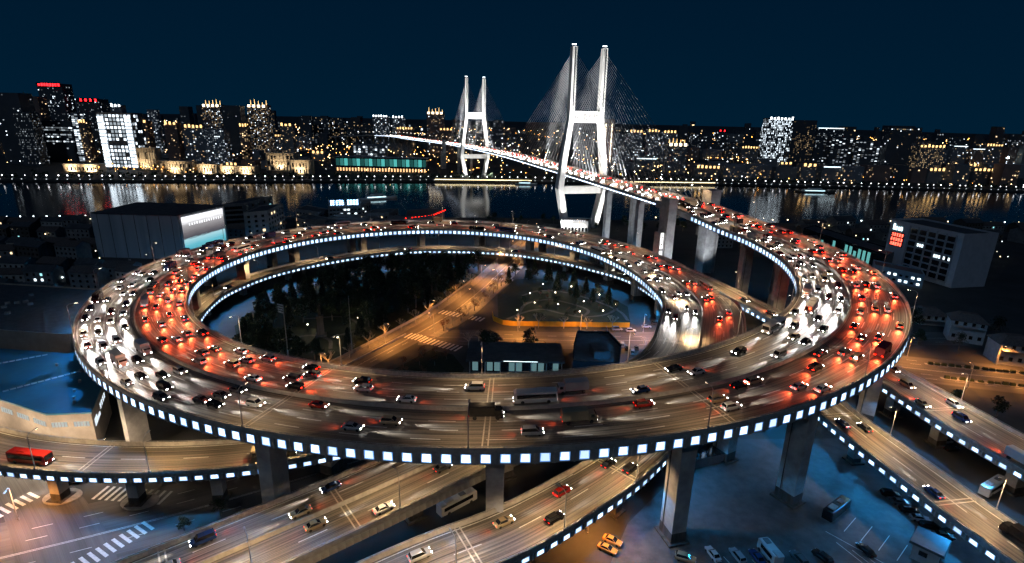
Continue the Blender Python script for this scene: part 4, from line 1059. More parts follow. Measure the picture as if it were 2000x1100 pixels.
# quay shed with a red light line
pa = place(793, 433, 8); pb = place(843, 425, 9); pc = place(868, 406, 13)
sh = thing('quay_shed', 'dark quay shed edged with a line of red lights by the river', 'building')
MB().prism([pa.xy, pb.xy, pc.xy, (pc.x-12, pc.y+6), (pa.x-6, pa.y+40)], 0, 10.5).build('wall', M_GREYW, sh)
MB().prism(shift([tuple(pa.xy), tuple(pb.xy), tuple(pc.xy), (pc.x-12, pc.y+6), (pa.x-6, pa.y+40)], .8), 10.51, 11.2).build('roof', M_ROOFD, sh)
M_RED = emit('red_lamp', (1.0, .012, .006), 14.0)
rl = MB().ball((0, 0, 0), .38).mesh('red_light', M_RED)
for k in range(9): inst('red_light', rl, sh, loc=pa.lerp(pb, k/8.0).xy.to_3d()+Vector((0, -.6, 11.0)))
for k in range(8): q = pb.lerp(pc, (k+1)/8.0); inst('red_light', rl, sh, loc=(q.x+.9, q.y-.5, 11.0))
# gatehouse under the near pylon
pa = place(1096, 432, 9); pb = place(1149, 434, 9)
gate = img_block('floodlit_building', 'floodlit white building between the near pylon\'s legs', 'building', (pa.xy, pb.xy), (5, 16), 9, M_WHITEP, M_TILE)
dv = (pb-pa).normalized(); fn = Vector((dv.y, -dv.x, 0)); Lw = (pb-pa).length
for k in range(8):
    q = Vector((pa.x, pa.y, 0))+dv*(Lw*(k+.5)/8)+fn*.1
    MB().box((q.x, q.y, .3), (Lw/8*.6, .15, 3.6), math.atan2(dv.y, dv.x)).build('window', M_WIN, gate)
    l = bpy.data.lights.get('wall_washer') or bpy.data.lights.new('wall_washer', 'POINT'); l.energy = 1000; l.shadow_soft_size = .3; l.color = (1, .97, .92)
    if k % 2 == 0:
        lo = bpy.data.objects.new('wall_light', l); COL.objects.link(lo); lo.parent = gate; lo.location = q+fn*2.2+Vector((0, 0, 4.8))
mark_row(11, 1.5, emit('sign_soft', (.9, .9, .95), 1.2, False), gate, (pa+pb)/2*1.0+fn*.3+Vector((0, 0, 1.0)), fn, Lw*.8, .1)

# office block at the right with illuminated signs
oa = place(1741, 431, 33); ob = place(1884, 461, 33); oc = place(1921, 462, 33)
dv = (ob-oa).normalized(); fn = Vector((dv.y, -dv.x, 0)); Lw = (ob-oa).length; back = (oc-ob); back.z = 0
back = Vector((-fn.x, -fn.y, 0))*26
office, op = block('office_block', 'grey six-storey office block with a grid of windows and red wall sign', 'building', [oa.xy, ob.xy, (ob+back).xy, (oa+back).xy], 33, mat('office_stone', (.50, .51, .54), (.40, .41, .44), .3, .8), M_ROOFD, parapet=1.2)
for i in range(7):
    for k in range(5):
        s = Lw*.30+(Lw*.62)*(k+.5)/5; z = 3.0+i*4.15
        lit = (i, k) in ((3, 3), (3, 4), (4, 1)); mm = M_WLIT if lit else M_WIN
        q = oa.xy.to_3d()+dv*s+fn*.06
        o = MB().box((0, 0, 0), (Lw*.62/5*.78, .1, 3.1)).build('window', M_WIN, office); o.location = q+Vector((0, 0, z)); o.rotation_euler = (0, 0, math.atan2(dv.y, dv.x))
        if lit:
            for j in range(3):
                if rng.random() < .8: MB().box((-1.6+j*1.6, -.06, .5), (1.1, .06, 2.0)).build('pane', mm, o)
    s0_ = oa.xy.to_3d()+dv*(Lw*.61)+fn*.12
    MB().box((s0_.x, s0_.y, 2.2+i*4.15), (Lw*.64, .25, .5), math.atan2(dv.y, dv.x)).build('floor_band', mat('office_band', (.36, .37, .39), (.28, .29, .31), .3, .8), office)
for k in range(6):
    q = oa.xy.to_3d()+dv*(Lw*.30+Lw*.62*k/5)+fn*.22; MB().box((q.x, q.y, 2), (.9, .4, 30.5), math.atan2(dv.y, dv.x)).build('pilaster', mat('office_band', (.36, .37, .39)), office)
mark_row(4, 4.4, emit('sign_teal', (.65, .95, 1.0), 3.5, False), office, oa.xy.to_3d()+dv*(Lw*.125)+fn*.2+Vector((0, 0, 29.8)), fn, Lw*.15, .1, tall_first=True)
bo = oa.xy.to_3d()+dv*(Lw*.145)+fn*.2
MB().box((bo.x, bo.y, 16.6), (Lw*.20, .16, 9.6), math.atan2(dv.y, dv.x)).build('sign_board', mat('sign_maroon', (.10, .02, .02)), office)
M_SRED = emit('sign_red', (1.0, .10, .06), 5.0, False)
for r_ in range(3): mark_row(5, 2.3, M_SRED, office, bo+fn*.2+Vector((0, 0, 24.6-r_*3.1)), fn, Lw*.18, .08)
# long glazed hall lit teal and the low house beside it
pa = place(1570, 447, 12); pb = place(1733, 500, 12)
gh = img_block('glazed_hall', 'long dark glazed hall with teal-lit bays beside the spiral\'s right arc', 'building', (pa.xy, pb.xy), (16, 14), 12, M_DGLASS, M_ROOFD)
dv = (pb-pa).normalized(); fn = Vector((dv.y, -dv.x, 0)); Lw = (pb-pa).length
for k in range(20):
    q = pa.xy.to_3d()+dv*(Lw*(k+.5)/20)+fn*.06; mm = emit('teal_bay', (.22, .75, .72), .55, False) if rng.random() < .45 else M_WIN
    o = MB().box((q.x, q.y, 1.0), (Lw/20*.6, .1, rng.choice((4.5, 7.0, 9.5))), math.atan2(dv.y, dv.x)).build('window', mm, gh)
pa = place(1708, 520, 8); pb = place(1806, 540, 8)
lh = img_block('low_house', 'two-storey pale blue house with lit windows below the office block', 'building', (pa.xy, pb.xy), (8, 14), 8.2, mat('blue_render', (.22, .32, .38), (.15, .24, .30), .4, .8), M_ROOFD, 2, (8, 3), .35, M_WLIT, 1.7, 1.5)
for (px, py, hh, lab) in ((1893, 612, 13, 'hip-roofed villa with pale balustrade beyond the lit avenue lamp'), (1982, 655, 12, 'pale villa with balcony railing at the avenue\'s edge'), (1815, 600, 8, 'dim round-roofed pavilion behind the spiral\'s right edge')):
    c = place(px, py, hh); rz = rng.uniform(-.5, -.2)
    root = thing('villa', lab, 'house', (c.x, c.y, 0), rz, group='villas beyond the avenue')
    MB().box((0, 0, 0), (13, 10, hh-3)).build('wall', M_STUCCO, root); MB().box((0, 0, hh-3), (14.4, 11.4, 3.2), top=(.45, .3)).build('roof', M_TILE, root)
    bal = MB().box((0, -6.2, hh-5.2), (12, 2.2, .25)); bal.build('balcony', M_STUCCO, root)
    for k in range(9): MB().box((-5.6+k*1.4, -7.2, hh-4.95), (.18, .18, .9)).build('baluster', M_STUCCO, root)
    for k in range(4):
        for z in (2, hh-5.0+.2): MB().box((-4.8+k*3.2, -5.05, z), (1.3, .1, 1.7)).build('window', M_WIN, root)

# bus station and glass building inside the ring
pa = place(925, 694, 5.5); pb = place(1092, 698, 5.5)
bs = thing('glass_fronted_building', 'long low building with teal-lit glass front inside the ring', 'building')
MB().prism([(-15, 194), (19, 194), (19, 208), (-15, 208)], 0, 5.4).build('wall', M_DGLASS, bs); MB().prism([(-17, 191), (21, 191), (21, 209.5), (-17, 209.5)], 5.41, 6.0).build('roof', M_ROOFD, bs)
M_BAY = emit('station_glow', (.45, .85, .92), .22, False); M_TUBE = emit('tube_light', (.75, .95, 1.0), 3.0)
for k in range(12):
    x = -13.6+k*2.85; MB().box((x, 193.9, .4), (2.2, .1, 3.6)).build('window', M_BAY if k % 3 != 1 else M_WIN, bs)
for k in range(4): MB().box((-11+k*8.4, 192.2, 5.1), (4.2, .3, .22)).build('tube_light', M_TUBE, bs)
for k in range(7): MB().box((-15.5+k*5.9, 191.6, 0), (.3, .3, 5.4)).build('post', M_STEEL, bs)
MB().box((4, 190.6, 6.0), (13, .12, .14)).build('roof_light', M_TUBE, bs)
gb, gp = block('glass_building', 'dark angular glass building beside the glass-fronted building inside the ring', 'building', [(23, 184), (40, 183), (44, 200), (41, 214), (28, 214), (25, 200)], 9, M_DGLASS, M_ROOFD, parapet=1.0)
for k in range(4): window_row(gb, (23, 184), (40, 183), 1.0+k*2.0, 6, 2.3, 1.6, M_WIN)
MB().box((34, 192, 9.1), (6, 8, 3.2), .1).build('roof_plant', M_ROOFD, gb)
# small house and covered shed in the car park
root = thing('guard_house', 'small pale guard house with overhanging dark roof at the car park\'s corner', 'building', (97.0, 103.0, 0), .75)
MB().box((0, 0, 0), (6.0, 5.0, 4.2)).build('wall', M_STUCCO, root); MB().box((0, 0, 4.2), (7.6, 6.6, .5), top=(.96, .96)).build('roof', M_ROOFD, root)
MB().box((-1.2, -2.55, 0), (1.1, .1, 2.2)).build('door', M_WIN, root)
for x in (.8, 2.2): MB().box((x, -2.55, 1.8), (1.0, .1, 1.2)).build('window', M_WIN, root)
MB().box((-3.04, .4, 1.8), (.1, 1.6, 1.2)).build('window', M_WIN, root)
root = thing('covered_shed', 'low shed with a roof of glass panels beneath the spiral by the car park', 'building', (57.0, 139, 0), .35)
MB().box((0, 0, 0), (13, 6, 3.0)).build('wall', M_GREYW, root)
for k in range(6): MB().box((-5.4+k*2.15, 0, 3.02), (1.95, 6.4, .12)).build('roof_panel', M_DGLASS, root)
# yellow hoarding along the garden
root = thing('hoarding', 'long bright yellow hoarding between the garden and the cross street', 'fence')
M_YEL = mat('yellow_hoarding', (.62, .36, .03), (.50, .28, .02), .5, .7)
pts = [(-9.5, 256), (-8.6, 249), (-4, 244.2), (0.5, 243)]; n = 0
seg = []
for a, b in zip(pts, pts[1:]):
    for k in range(3): seg.append((Vector((*a, 0)).lerp(Vector((*b, 0)), k/3), Vector((*a, 0)).lerp(Vector((*b, 0)), (k+1)/3)))
for k in range(22): seg.append((Vector((.5+k*2.56, 243+k*.07, 0)), Vector((.5+(k+1)*2.56, 243+(k+1)*.07, 0))))
for a, b in seg:
    c = (a+b)/2; MB().box((c.x, c.y, .1), ((b-a).length-.06, .08, 2.5), math.atan2((b-a).y, (b-a).x)).build('hoarding_panel', M_YEL, root)
# low wall beside the park
root = thing('park_wall', 'low stone wall running along the park side of the central street', 'wall')
for k in range(30):
    s = 34+k*5.0; p, t, nr, w = ST_C.at(s); q = p+nr*(w/2+5.0); MB().box((q.x, q.y, 0), (4.92, .4, 1.2), math.atan2(t.y, t.x)).build('wall_section', M_KERB, root)
for sd, lab in ((1, 'park'), (-1, 'garden')):
    prf = [(sd, sd*.0, 0.0), (sd, sd*4.6, 0.0), (sd, sd*4.6, .14), (sd, 0, .14)]
    structure(sweep(ST_C, prf if sd < 0 else prf[::-1], 30 if sd > 0 else 92, ST_C.L-60).build('pavement', M_PAVE))
# central reservation of the street: low concrete divider
dv_ = sweep(ST_C, [(0, 3.4, 0.01), (0, 3.4, .8), (0, 3.9, .8), (0, 3.9, .01)], 38, 88); tag(dv_.build('street_divider', M_BARR), 'pale low divider wall along the central street near the ring', 'barrier')

# garden paths inside the ring at the right
M_LAWN = mat('lawn', (.016, .026, .011), (.007, .013, .006), .4, .95)
structure(MB().poly([(x, y, .004) for x, y in ((-6, 246), (58, 247), (62, 275), (50, 305), (24, 326), (2, 322), (-8, 290))]).build('lawn', M_LAWN))
structure(MB().poly([(x, y, .004) for x, y in ((-70, 205), (-52, 240), (-36, 282), (-20, 330), (-40, 346), (-90, 330), (-122, 285), (-128, 235), (-108, 200), (-85, 185))]).build('park_lawn', M_LAWN))
structure(MB().poly([(x, y, .010) for x, y in ((-56, 176), (-50, 186), (-34, 213), (-24, 209), (-18, 196), (-20, 180), (-36, 170))]).build('planting_bed', M_LAWN))
for nm, pl, w_ in (('garden_path', [(-2, 252), (6, 262), (16, 268), (26, 262), (36, 258), (48, 262), (56, 272)], 1.7), ('garden_path', [(4, 262), (8, 276), (20, 284), (32, 278), (40, 268), (36, 258)], 1.7), ('garden_path', [(6, 290), (16, 300), (30, 298), (44, 286), (56, 268), (58, 254)], 1.7), ('garden_path', [(-76, 212), (-80, 222), (-90, 226), (-97, 220), (-92, 212), (-82, 208)], 1.6), ('garden_path', [(-80, 224), (-70, 236), (-82, 250), (-100, 246)], 1.6)):
    pth = Path([(x, y, 0, w_) for x, y in pl]); structure(road_sheet(pth, (-1, 0), (1, 0), .014, mat('garden_gravel', (.085, .08, .075), (.05, .047, .044), .9, .9), None, nm))
pl_ = bpy.data.lights.new('garden_lamp_light', 'POINT'); pl_.energy = 900; pl_.color = (1, .72, .42); pl_.shadow_soft_size = .2
gp_ = MB().tube((0, 0, 0), (0, 0, 3.4), .07, .05).mesh('post', M_DSTEEL); gl_ = MB().ball((0, 0, 3.6), .28).mesh('globe', M_LAMP)
for k, (x, y) in enumerate(((3, 256), (12, 268), (24, 266), (34, 256), (46, 258), (54, 268), (10, 284), (24, 286), (38, 272), (18, 302), (34, 298), (48, 284), (-74, 216), (-92, 230), (-98, 214), (-72, 240))):
    gr_ = thing('garden_lamp', 'small globe lamp on a post, %s along the garden paths inside the ring' % nth(k), 'garden lamp', (x, y, 0), 0, 'garden lamps'); inst('post', gp_, gr_); inst('globe', gl_, gr_)
    lo = bpy.data.objects.new('garden_light', pl_); COL.objects.link(lo); lo.parent = gr_; lo.location = (0, 0, 4.1)
# statue, masts
st_root = thing('monument', 'dark bronze statue on a tall square pedestal in the dark park', 'statue', (-84.9, 226.4, 0), .3)
pd = MB().box((0, 0, 0), (4.6, 4.6, .6)); pd.box((0, 0, .6), (3.0, 3.0, 8.4), top=(.86, .86)); pd.box((0, 0, 9.0), (3.1, 3.1, .4)); pd.build('pedestal', M_DARKC, st_root)
fg = section_body([(9.4, .62, -.55, .55), (10.4, .55, -.5, .5), (11.6, .48, -.42, .42), (12.6, .66, -.45, .45), (13.5, .78, -.42, .42), (14.1, .34, -.28, .28), (14.4, .24, -.22, .24), (14.9, .36, -.32, .34), (15.3, .2, -.2, .2)])
fg.v = [(y, z, x) for x, y, z in fg.v]; fg.tube((.7, 0, 13.6), (1.1, .5, 12.3), .22, .17); fg.tube((1.1, .5, 12.3), (.5, .9, 11.8), .17, .13); fg.tube((-.7, 0, 13.6), (-1.2, -.1, 14.6), .22, .17); fg.tube((-1.2, -.1, 14.6), (-.9, .1, 15.9), .17, .12)
fg.build('figure', mat('bronze', (.07, .06, .05), (.04, .035, .03), 2, .5, metal=.4), st_root)
ms = thing('flag_mast', 'tall thin bare mast rising from the dark park', 'mast', (-65.7, 208, 0)); MB().tube((0, 0, 0), (0, 0, 25), .22, .10, 8).build('pole', M_STEEL, ms); MB().box((0, 0, 0), (1, 1, .4)).build('base', M_KERB, ms)
fl = thing('floodlight_mast', 'mast carrying a square grid of unlit floodlights beside the spiral\'s inner edge', 'mast', (-88.5, 199, 0), -.5); MB().tube((0, 0, 0), (0, 0, 24), .25, .15, 8).build('pole', M_STEEL, fl)
rk = MB()
for i in range(4): rk.tube((-2.6, 0, 20.6+i*1.0), (0, 0, 20.6+i*1.0), .06)
rk.build('rack', M_STEEL, fl)
for i in range(4):
    for j in range(5): MB().box((-2.6+j*.6, -.2, 20.4+i*1.0), (.42, .3, .42)).build('lamp_housing', M_SKYL, fl)

# old low houses at the left
def old_house(x, y, w, d, h, rz, label, wall, roof, storeys=2):
    root = thing('old_house', label, 'house', (x, y, 0), rz, 'old houses on the left bank')
    MB().box((0, 0, 0), (w, d, h)).build('wall', wall, root)
    r = MB(); e = .6; rh = d*.28; W, D = w/2+e, d/2+e
    a, b, c, dd = (-W, -D, h), (W, -D, h), (W, D, h), (-W, D, h); r0, r1 = (-W, 0, h+rh), (W, 0, h+rh)
    r.quad(a, b, r1, r0); r.quad(c, dd, r0, r1); r.build('roof', roof, root)
    MB().poly([(-w/2, -d/2, h), (-w/2, 0, h+rh*.9), (-w/2, d/2, h)]).build('gable', wall, root); MB().poly([(w/2, -d/2, h), (w/2, d/2, h), (w/2, 0, h+rh*.9)]).build('gable', wall, root)
    if rng.random() < .6: MB().box((w*.25, d*.12, h+rh*.5), (.9, .9, 1.9)).build('chimney', M_GREYW, root)
    n = max(2, int(w/3.2))
    for s in range(storeys):
        for k in range(n):
            mm = M_WIN if rng.random() > .06 else rng.choice((M_WWARM, M_WTEAL, M_WLIT))
            key = ('ow', mm.name)
            if key not in CACHE: CACHE[key] = MB().box((0, 0, 0), (1.2, .1, 1.4)).mesh('window', mm)
            inst('window', CACHE[key], root, loc=(-w/2+w*(k+.5)/n, -d/2-.04, 1.2+s*3.0))
hrng = random.Random(21); cnt = 0; rows_ = []
GRID = [(-420, 250, 6), (-440, 290, 4), (-300, 455, 4), (-440, 440, 5), (-460, 350, 3), (-160, 440, 5), (-120, 470, 5), (-70, 440, 3), (-330, 268, 5), (-300, 292, 6), (-340, 318, 6), (-330, 345, 4), (-400, 330, 4), (-400, 370, 6), (-390, 405, 6), (-330, 430, 6), (-250, 250, 3)]
for ri, (x0, y0, n) in enumerate(GRID):
    for k in range(n):
        w = hrng.uniform(13, 21); d = hrng.uniform(8, 11); x = x0+k*22+hrng.uniform(-2, 2); y = y0+hrng.uniform(-3, 3)-k*1.2
        if -282 < x < -204 and 335 < y < 408: continue
        if (x+12)**2+(y-258)**2 < 186**2: continue
        st = hrng.choice((2, 2, 3)); wall = hrng.choice((M_GREYW, M_STUCCO, M_DARKC, M_GREYW)); roof = hrng.choice((M_TILE, M_ROOFD, M_ROOFD))
        old_house(x, y, w, d, st*3.0+.8, hrng.uniform(-.25, .12), '%s gabled old house, %s along the %s row of the old quarter on the left' % ({M_GREYW: 'grey', M_STUCCO: 'pale', M_DARKC: 'dark'}[wall], nth(k), nth(ri)), wall, roof, st)
# houses and sheds on the right bank, between the office block and the river
for ri, (x0, y0, n) in enumerate([(300, 470, 7), (280, 510, 8), (170, 470, 5), (160, 425, 4), (290, 250, 4), (320, 215, 4)]):
    for k in range(n):
        w = hrng.uniform(14, 24); d = hrng.uniform(9, 13); x = x0+k*30+hrng.uniform(-3, 3); y = y0+hrng.uniform(-4, 4)+k*1.5
        st = hrng.choice((2, 2, 3)); wall = hrng.choice((M_GREYW, M_DARKC)); 
        old_house(x, y, w, d, st*3.1+.8, hrng.uniform(-.3, .3), '%s gabled house, %s along the %s row right of the bridge end' % ({M_GREYW: 'grey', M_DARKC: 'dark'}[wall], nth(k), nth(ri)), wall, hrng.choice((M_TILE, M_ROOFD)), st)
# ------------------------------------------------------------------ trees
M_LEAF = mat('dark_leaves', (.030, .050, .022), (.012, .022, .010), .8, .8)
M_CONIF = mat('conifer_needles', (.018, .034, .020), (.008, .016, .010), .8, .85)
M_DRY = mat('dry_leaves', (.16, .085, .05), (.08, .045, .03), .9, .85)
M_BARK = mat('bark', (.16, .14, .12), (.09, .08, .07), 1.5, .9)
M_PALEBARK = mat('plane_tree_bark', (.46, .42, .34), (.28, .25, .20), 1.5, .85)
trng = random.Random(5)
def leaf_quads(mb, c, r, n, size, sq=1.0):
    for _ in range(n):
        while True:
            v = Vector((trng.uniform(-1, 1), trng.uniform(-1, 1), trng.uniform(-1, 1)))
            if .25 < v.length < 1: break
        p = Vector(c)+Vector((v.x*r, v.y*r, v.z*r*sq)); a = Vector((trng.gauss(0, 1), trng.gauss(0, 1), trng.gauss(0, 1))).normalized(); b = a.orthogonal().normalized()*size*trng.uniform(.6, 1.3); a = a*size*trng.uniform(.6, 1.3)
        mb.quad(p-a-b*.4, p+a*.2-b, p+a+b*.4, p-a*.2+b)
def broad_meshes(h, seed):
    trng.seed(seed); cr_ = MB(); tr = MB(); tr.tube((0, 0, 0), (0, 0, h*.45), .32, .22, 7)
    for k in range(14):
        a = trng.uniform(0, 6.28); rr = trng.uniform(.08, .34)*h*.9; z = trng.uniform(.38, .9)*h; c = (math.cos(a)*rr*(1.2-z/h*.7), math.sin(a)*rr*(1.2-z/h*.7), z)
        tr.tube((0, 0, h*.35), c, .13, .04, 5); leaf_quads(cr_, c, h*.17*trng.uniform(.8, 1.25), 48, .34, .75)
    return tr.mesh('trunk', M_BARK), cr_.mesh('crown', M_LEAF)
def conifer_meshes(h, seed):
    trng.seed(seed); cr_ = MB(); tr = MB(); tr.tube((0, 0, 0), (0, 0, h*.96), .26, .04, 7)
    for k in range(15):
        f = k/14; z = h*(.12+.86*f); r = h*.20*(1-f)+.25; nb = 7 if f < .7 else 5
        for j in range(nb):
            a = 6.28*j/nb+k*.9+trng.uniform(-.3, .3); rr = r*trng.uniform(.75, 1.15); e = Vector((math.cos(a)*rr, math.sin(a)*rr, z-rr*.22))
            tr.tube((0, 0, z), e, .05, .02, 4, caps=False)
            for q in (.45, .75, 1.0): leaf_quads(cr_, Vector((0, 0, z)).lerp(e, q), .42+.1*r, 6, .30, .55)
    return tr.mesh('trunk', M_BARK), cr_.mesh('crown', M_CONIF)
def bare_meshes(h, seed, bark=None):
    trng.seed(seed); mb = MB(); mb.tube((0, 0, 0), (0, 0, h*.42), .24, .18, 6); br = MB()
    def grow(p, d, l, r, dep):
        e = p+d*l; br.tube(p, e, r, r*.6, 5 if dep < 2 else 4, caps=False)
        if dep < 4:
            for _ in range(trng.choice((2, 3)) if dep < 3 else 2):
                nd = (d+Vector((trng.uniform(-.75, .75), trng.uniform(-.75, .75), trng.uniform(-.15, .5)))).normalized(); grow(e, nd, l*trng.uniform(.6, .82), r*.62, dep+1)
    for k in range(4):
        a = k*1.57+trng.uniform(-.4, .4); grow(Vector((0, 0, h*.40)), Vector((math.cos(a)*.7, math.sin(a)*.7, .75)).normalized(), h*.2, .13, 0)
    return mb.mesh('trunk', bark or M_PALEBARK), br.mesh('branches', bark or M_PALEBARK)
BROAD = [broad_meshes(h, s) for h, s in ((10, 1), (12, 2), (9, 3), (11, 4))]
CONIF = [conifer_meshes(h, s) for h, s in ((13, 11), (11, 12), (15, 13))]
BARE = [bare_meshes(h, s) for h, s in ((7.5, 21), (8.5, 22), (7, 23))]
trng.seed(99)
DRYT = []
for s_ in (31, 32):
    trng.seed(s_); t_, b_ = bare_meshes(6.5, s_, M_BARK); c_ = MB()
    for k in range(10): leaf_quads(c_, (trng.uniform(-2, 2), trng.uniform(-2, 2), trng.uniform(3.2, 6.4)), 1.1, 26, .2)
    DRYT.append((t_, c_.mesh('crown', M_DRY)))
def tree(x, y, meshes, s, label, group, name='tree', part='crown'):
    root = thing(name, label, 'tree', (x, y, 0), trng.uniform(0, 6.28), group); root.scale = (s*trng.uniform(.9, 1.1), s*trng.uniform(.9, 1.1), s)
    inst('trunk', meshes[0], root); inst(part, meshes[1], root)
trng.seed(77)
# park wood at the left inside the ring: leafy trees in bands following the lowest ring
i = 0; spots = []
for _ in range(4000):
    if len(spots) >= 125: break
    x, y = trng.uniform(-132, -18), trng.uniform(186, 350)
    r = math.hypot(x+28, y-256)
    if r > 98 or (x+85)**2+(y-220)**2 < 17**2: continue
    p_i = ST_C.nearest(x, y); q, _, nr, w = ST_C.at(p_i)
    if (Vector((x, y, 0))-Vector((q.x, q.y, 0))).dot(nr) < w/2+8: continue
    if any((x-a)**2+(y-b)**2 < 5.2**2 for a, b in spots): continue
    spots.append((x, y))
spots.sort(key=lambda s: (round(s[1]/16), s[0])); last = None; row = -1
rowi = {}
for x, y in spots:
    rk_ = round(y/16); rowi.setdefault(rk_, 0); k = rowi[rk_]; rowi[rk_] += 1
    ri = sorted({round(b/16) for a, b in spots}).index(rk_)
    if trng.random() < .22: tree(x, y, trng.choice(CONIF), trng.uniform(.7, 1.0), 'dark conifer, %s from the left in row %s of the park wood' % (nth(k), ORD[ri]), 'trees of the park wood', 'conifer_tree')
    else: tree(x, y, trng.choice(BROAD), trng.uniform(.85, 1.25), 'dark leafy tree, %s from the left in row %s of the park wood' % (nth(k), ORD[ri]), 'trees of the park wood', 'leafy_tree')
for k, (x, y, s) in enumerate([(2, 330, .9), (10, 322, 1.0), (-2, 312, .7), (22, 318, 1.0), (30, 312, .9), (26, 300, .8), (36, 304, 1.1), (42, 296, .9), (48, 288, 1.0), (52, 278, .8), (44, 282, .7), (14, 330, .8), (54, 268, .7), (36, 290, .8)]):
    tree(x, y, CONIF[k % 3] if k % 4 else BROAD[k % 4], s, '%s, %s along the garden\'s curved edge inside the ring' % ('tall dark conifer' if k % 4 else 'round dark tree', nth(k)), 'garden trees', 'conifer_tree' if k % 4 else 'leafy_tree')
for k in range(34):
    a_ = trng.uniform(0, 6.28); x, y = 28+math.cos(a_)*trng.uniform(4, 27), 274+math.sin(a_)*trng.uniform(4, 27)
    tree(x, y, DRYT[k % 2] if k % 3 else BROAD[k % 4], trng.uniform(.28, .5), 'low shrub, %s planted among the garden paths inside the ring' % nth(k), 'garden shrubs', 'shrub')
for k in range(13):
    s = 34+k*11.5; p, t, nr, w = ST_C.at(s); q = p+nr*(w/2+2.6)
    tree(q.x, q.y, BARE[k % 3], trng.uniform(.85, 1.05), 'bare pale plane tree, %s along the park side of the central street' % nth(k), 'bare trees park side', 'bare_tree', 'branches')
for k in range(14):
    s = 100+k*7.5; p, t, nr, w = ST_C.at(s); q = p-nr*(w/2+2.6)
    tree(q.x, q.y, (BARE[k % 3] if k % 2 else DRYT[k % 2]), trng.uniform(.8, 1.0), 'small street tree, %s along the garden side of the central street' % nth(k), 'bare trees garden side', 'bare_tree', 'branches' if k % 2 else 'crown')
for k, (x, y) in enumerate([(4, 241), (13, 241.5), (25, 241.6), (36, 241.8), (48, 242), (68, 222), (76, 236), (58, 216), (46, 215), (-14, 222), (-18, 216)]):
    tree(x, y, BARE[k % 3], trng.uniform(.8, 1.0), 'bare branching tree, %s along the cross street beside the hoarding' % nth(k), 'bare trees on the cross street', 'bare_tree', 'branches')
for k, (x, y, s) in enumerate([(-6, 217, .8), (-10, 210, .9), (2, 216, .6), (8, 214, .9), (14, 213, .7), (20, 213, .7), (40, 221, .8), (-42, 196, .75), (-36, 206, .7), (-46, 188, .75), (-36, 198, .7), (-31, 208, .65), (-40, 186, .75), (-30, 198, .7), (-33, 188, .7), (-26, 204, .6), (-48, 182, .7)]):
    dry = k not in (0, 1, 3, 6)
    tree(x, y, DRYT[k % 2] if dry else BROAD[k % 4], s, ('brownish small tree, %s in the planting beside the glass-fronted building' if dry else 'round black-green tree, %s in the planting beside the glass-fronted building') % nth(k), 'station planting', 'small_tree' if dry else 'leafy_tree')
for k, (x, y, s) in enumerate([(186, 232, .8), (200, 226, .75), (214, 224, .7), (228, 220, .8), (172, 238, .9), (166, 250, 1), (180, 258, 1), (196, 250, 1), (212, 246, .9), (228, 240, 1), (168, 168, .9), (180, 160, .8), (192, 166, .9), (206, 160, .8), (160, 176, .7), (222, 164, .9), (240, 160, 1), (188, 150, .9), (205, 146, .9), (178, 142, .8), (228, 150, 1), (250, 205, .7)]):
    tree(x, y, BROAD[k % 4], s, 'round-crowned tree, %s in the planting along the lamp-lit avenue' % nth(k), 'trees along the avenue', 'leafy_tree')
for k, (x, y, s) in enumerate([(-52, 98, .45), (-62, 106, .5), (-68, 104, .45), (-58, 112, .5), (-76, 106, .4), (-70, 111, .45), (-22, 92, .4), (-16, 98, .45), (-10, 92, .4)]):
    tree(x, y, BROAD[k % 4], s, 'low bushy tree, %s in the planted islands under the front ramps' % nth(k), 'bushes under the ramps', 'small_tree')
for k in range(26):
    x, y = trng.uniform(-30, 170), trng.uniform(462, 526)
    tree(x, y, BROAD[k % 4], trng.uniform(.55, .9), 'dim riverside tree, %s planted on the near bank by the pylon' % nth(k), 'trees on the near bank', 'leafy_tree')

# ------------------------------------------------------------------ parked vehicles
def bus(x, y, rz, col, label, L=11.0, name='coach', roofcol=None):
    root = thing(name, label, 'bus', (x, y, 0), rz, 'parked coaches'); W, H = 2.5, 3.1
    b = section_body([(-L/2, W/2*.97, .35, H-.1), (-L/2+.2, W/2, .35, H), (L/2-.9, W/2, .35, H), (L/2-.15, W/2*.98, .35, H-.25), (L/2, W/2*.92, .4, 1.6)]); b.build('body', paint(col), root)
    for s_ in (-1, 1):
        MB().box((-.3, s_*(W/2+.01), 1.55), (L-2.2, .05, 1.0)).build('side_window', M_GLASS, root)
        for wx in (-L*.3, L*.32): inst('wheel', WHEEL, root, loc=(wx, s_*(W/2-.1), .48)).scale = (1.45, 1.2, 1.45)
        MB().box((L/2-.04, s_*.9, .7), (.12, .4, .25)).build('headlight', M_HOFF, root)
    MB().box((L/2-.12, 0, 1.65), (.28, W*.84, 1.05), top=(.4, .97)).build('windscreen', M_GLASS, root)
    MB().box((1.5, 0, H-.01), (1.6, 1.2, .22)).build('roof_hatch', M_GREYW, root); MB().box((-2.6, 0, H-.01), (2.2, 1.5, .28)).build('air_conditioner', M_STUCCO, root)
    return root
g = place(893, 990); bus(g.x, g.y, .72, 'white', 'white coach parked beneath the fascia side of the straight viaduct')
g = place(1632, 1003); bus(g.x, g.y, .62, 'black', 'dark coach parked beside the marked bays of the car park', 10)
g = place(1938, 958); bus(g.x, g.y, .5, 'white', 'pale coach parked between the inner ramp and the branch ramp', 11)
g = place(1502, 1088); bus(g.x, g.y, 1.75, 'white', 'small white minibus in the front bays of the car park', 6.2, 'minibus')
PK = 'parked cars'
def parked(px, py, rz, kind, col, label):
    g = place(px, py); vehicle(kind, col, (g.x, g.y, .02), (math.cos(rz), math.sin(rz), 0), label, PK, lit=False)
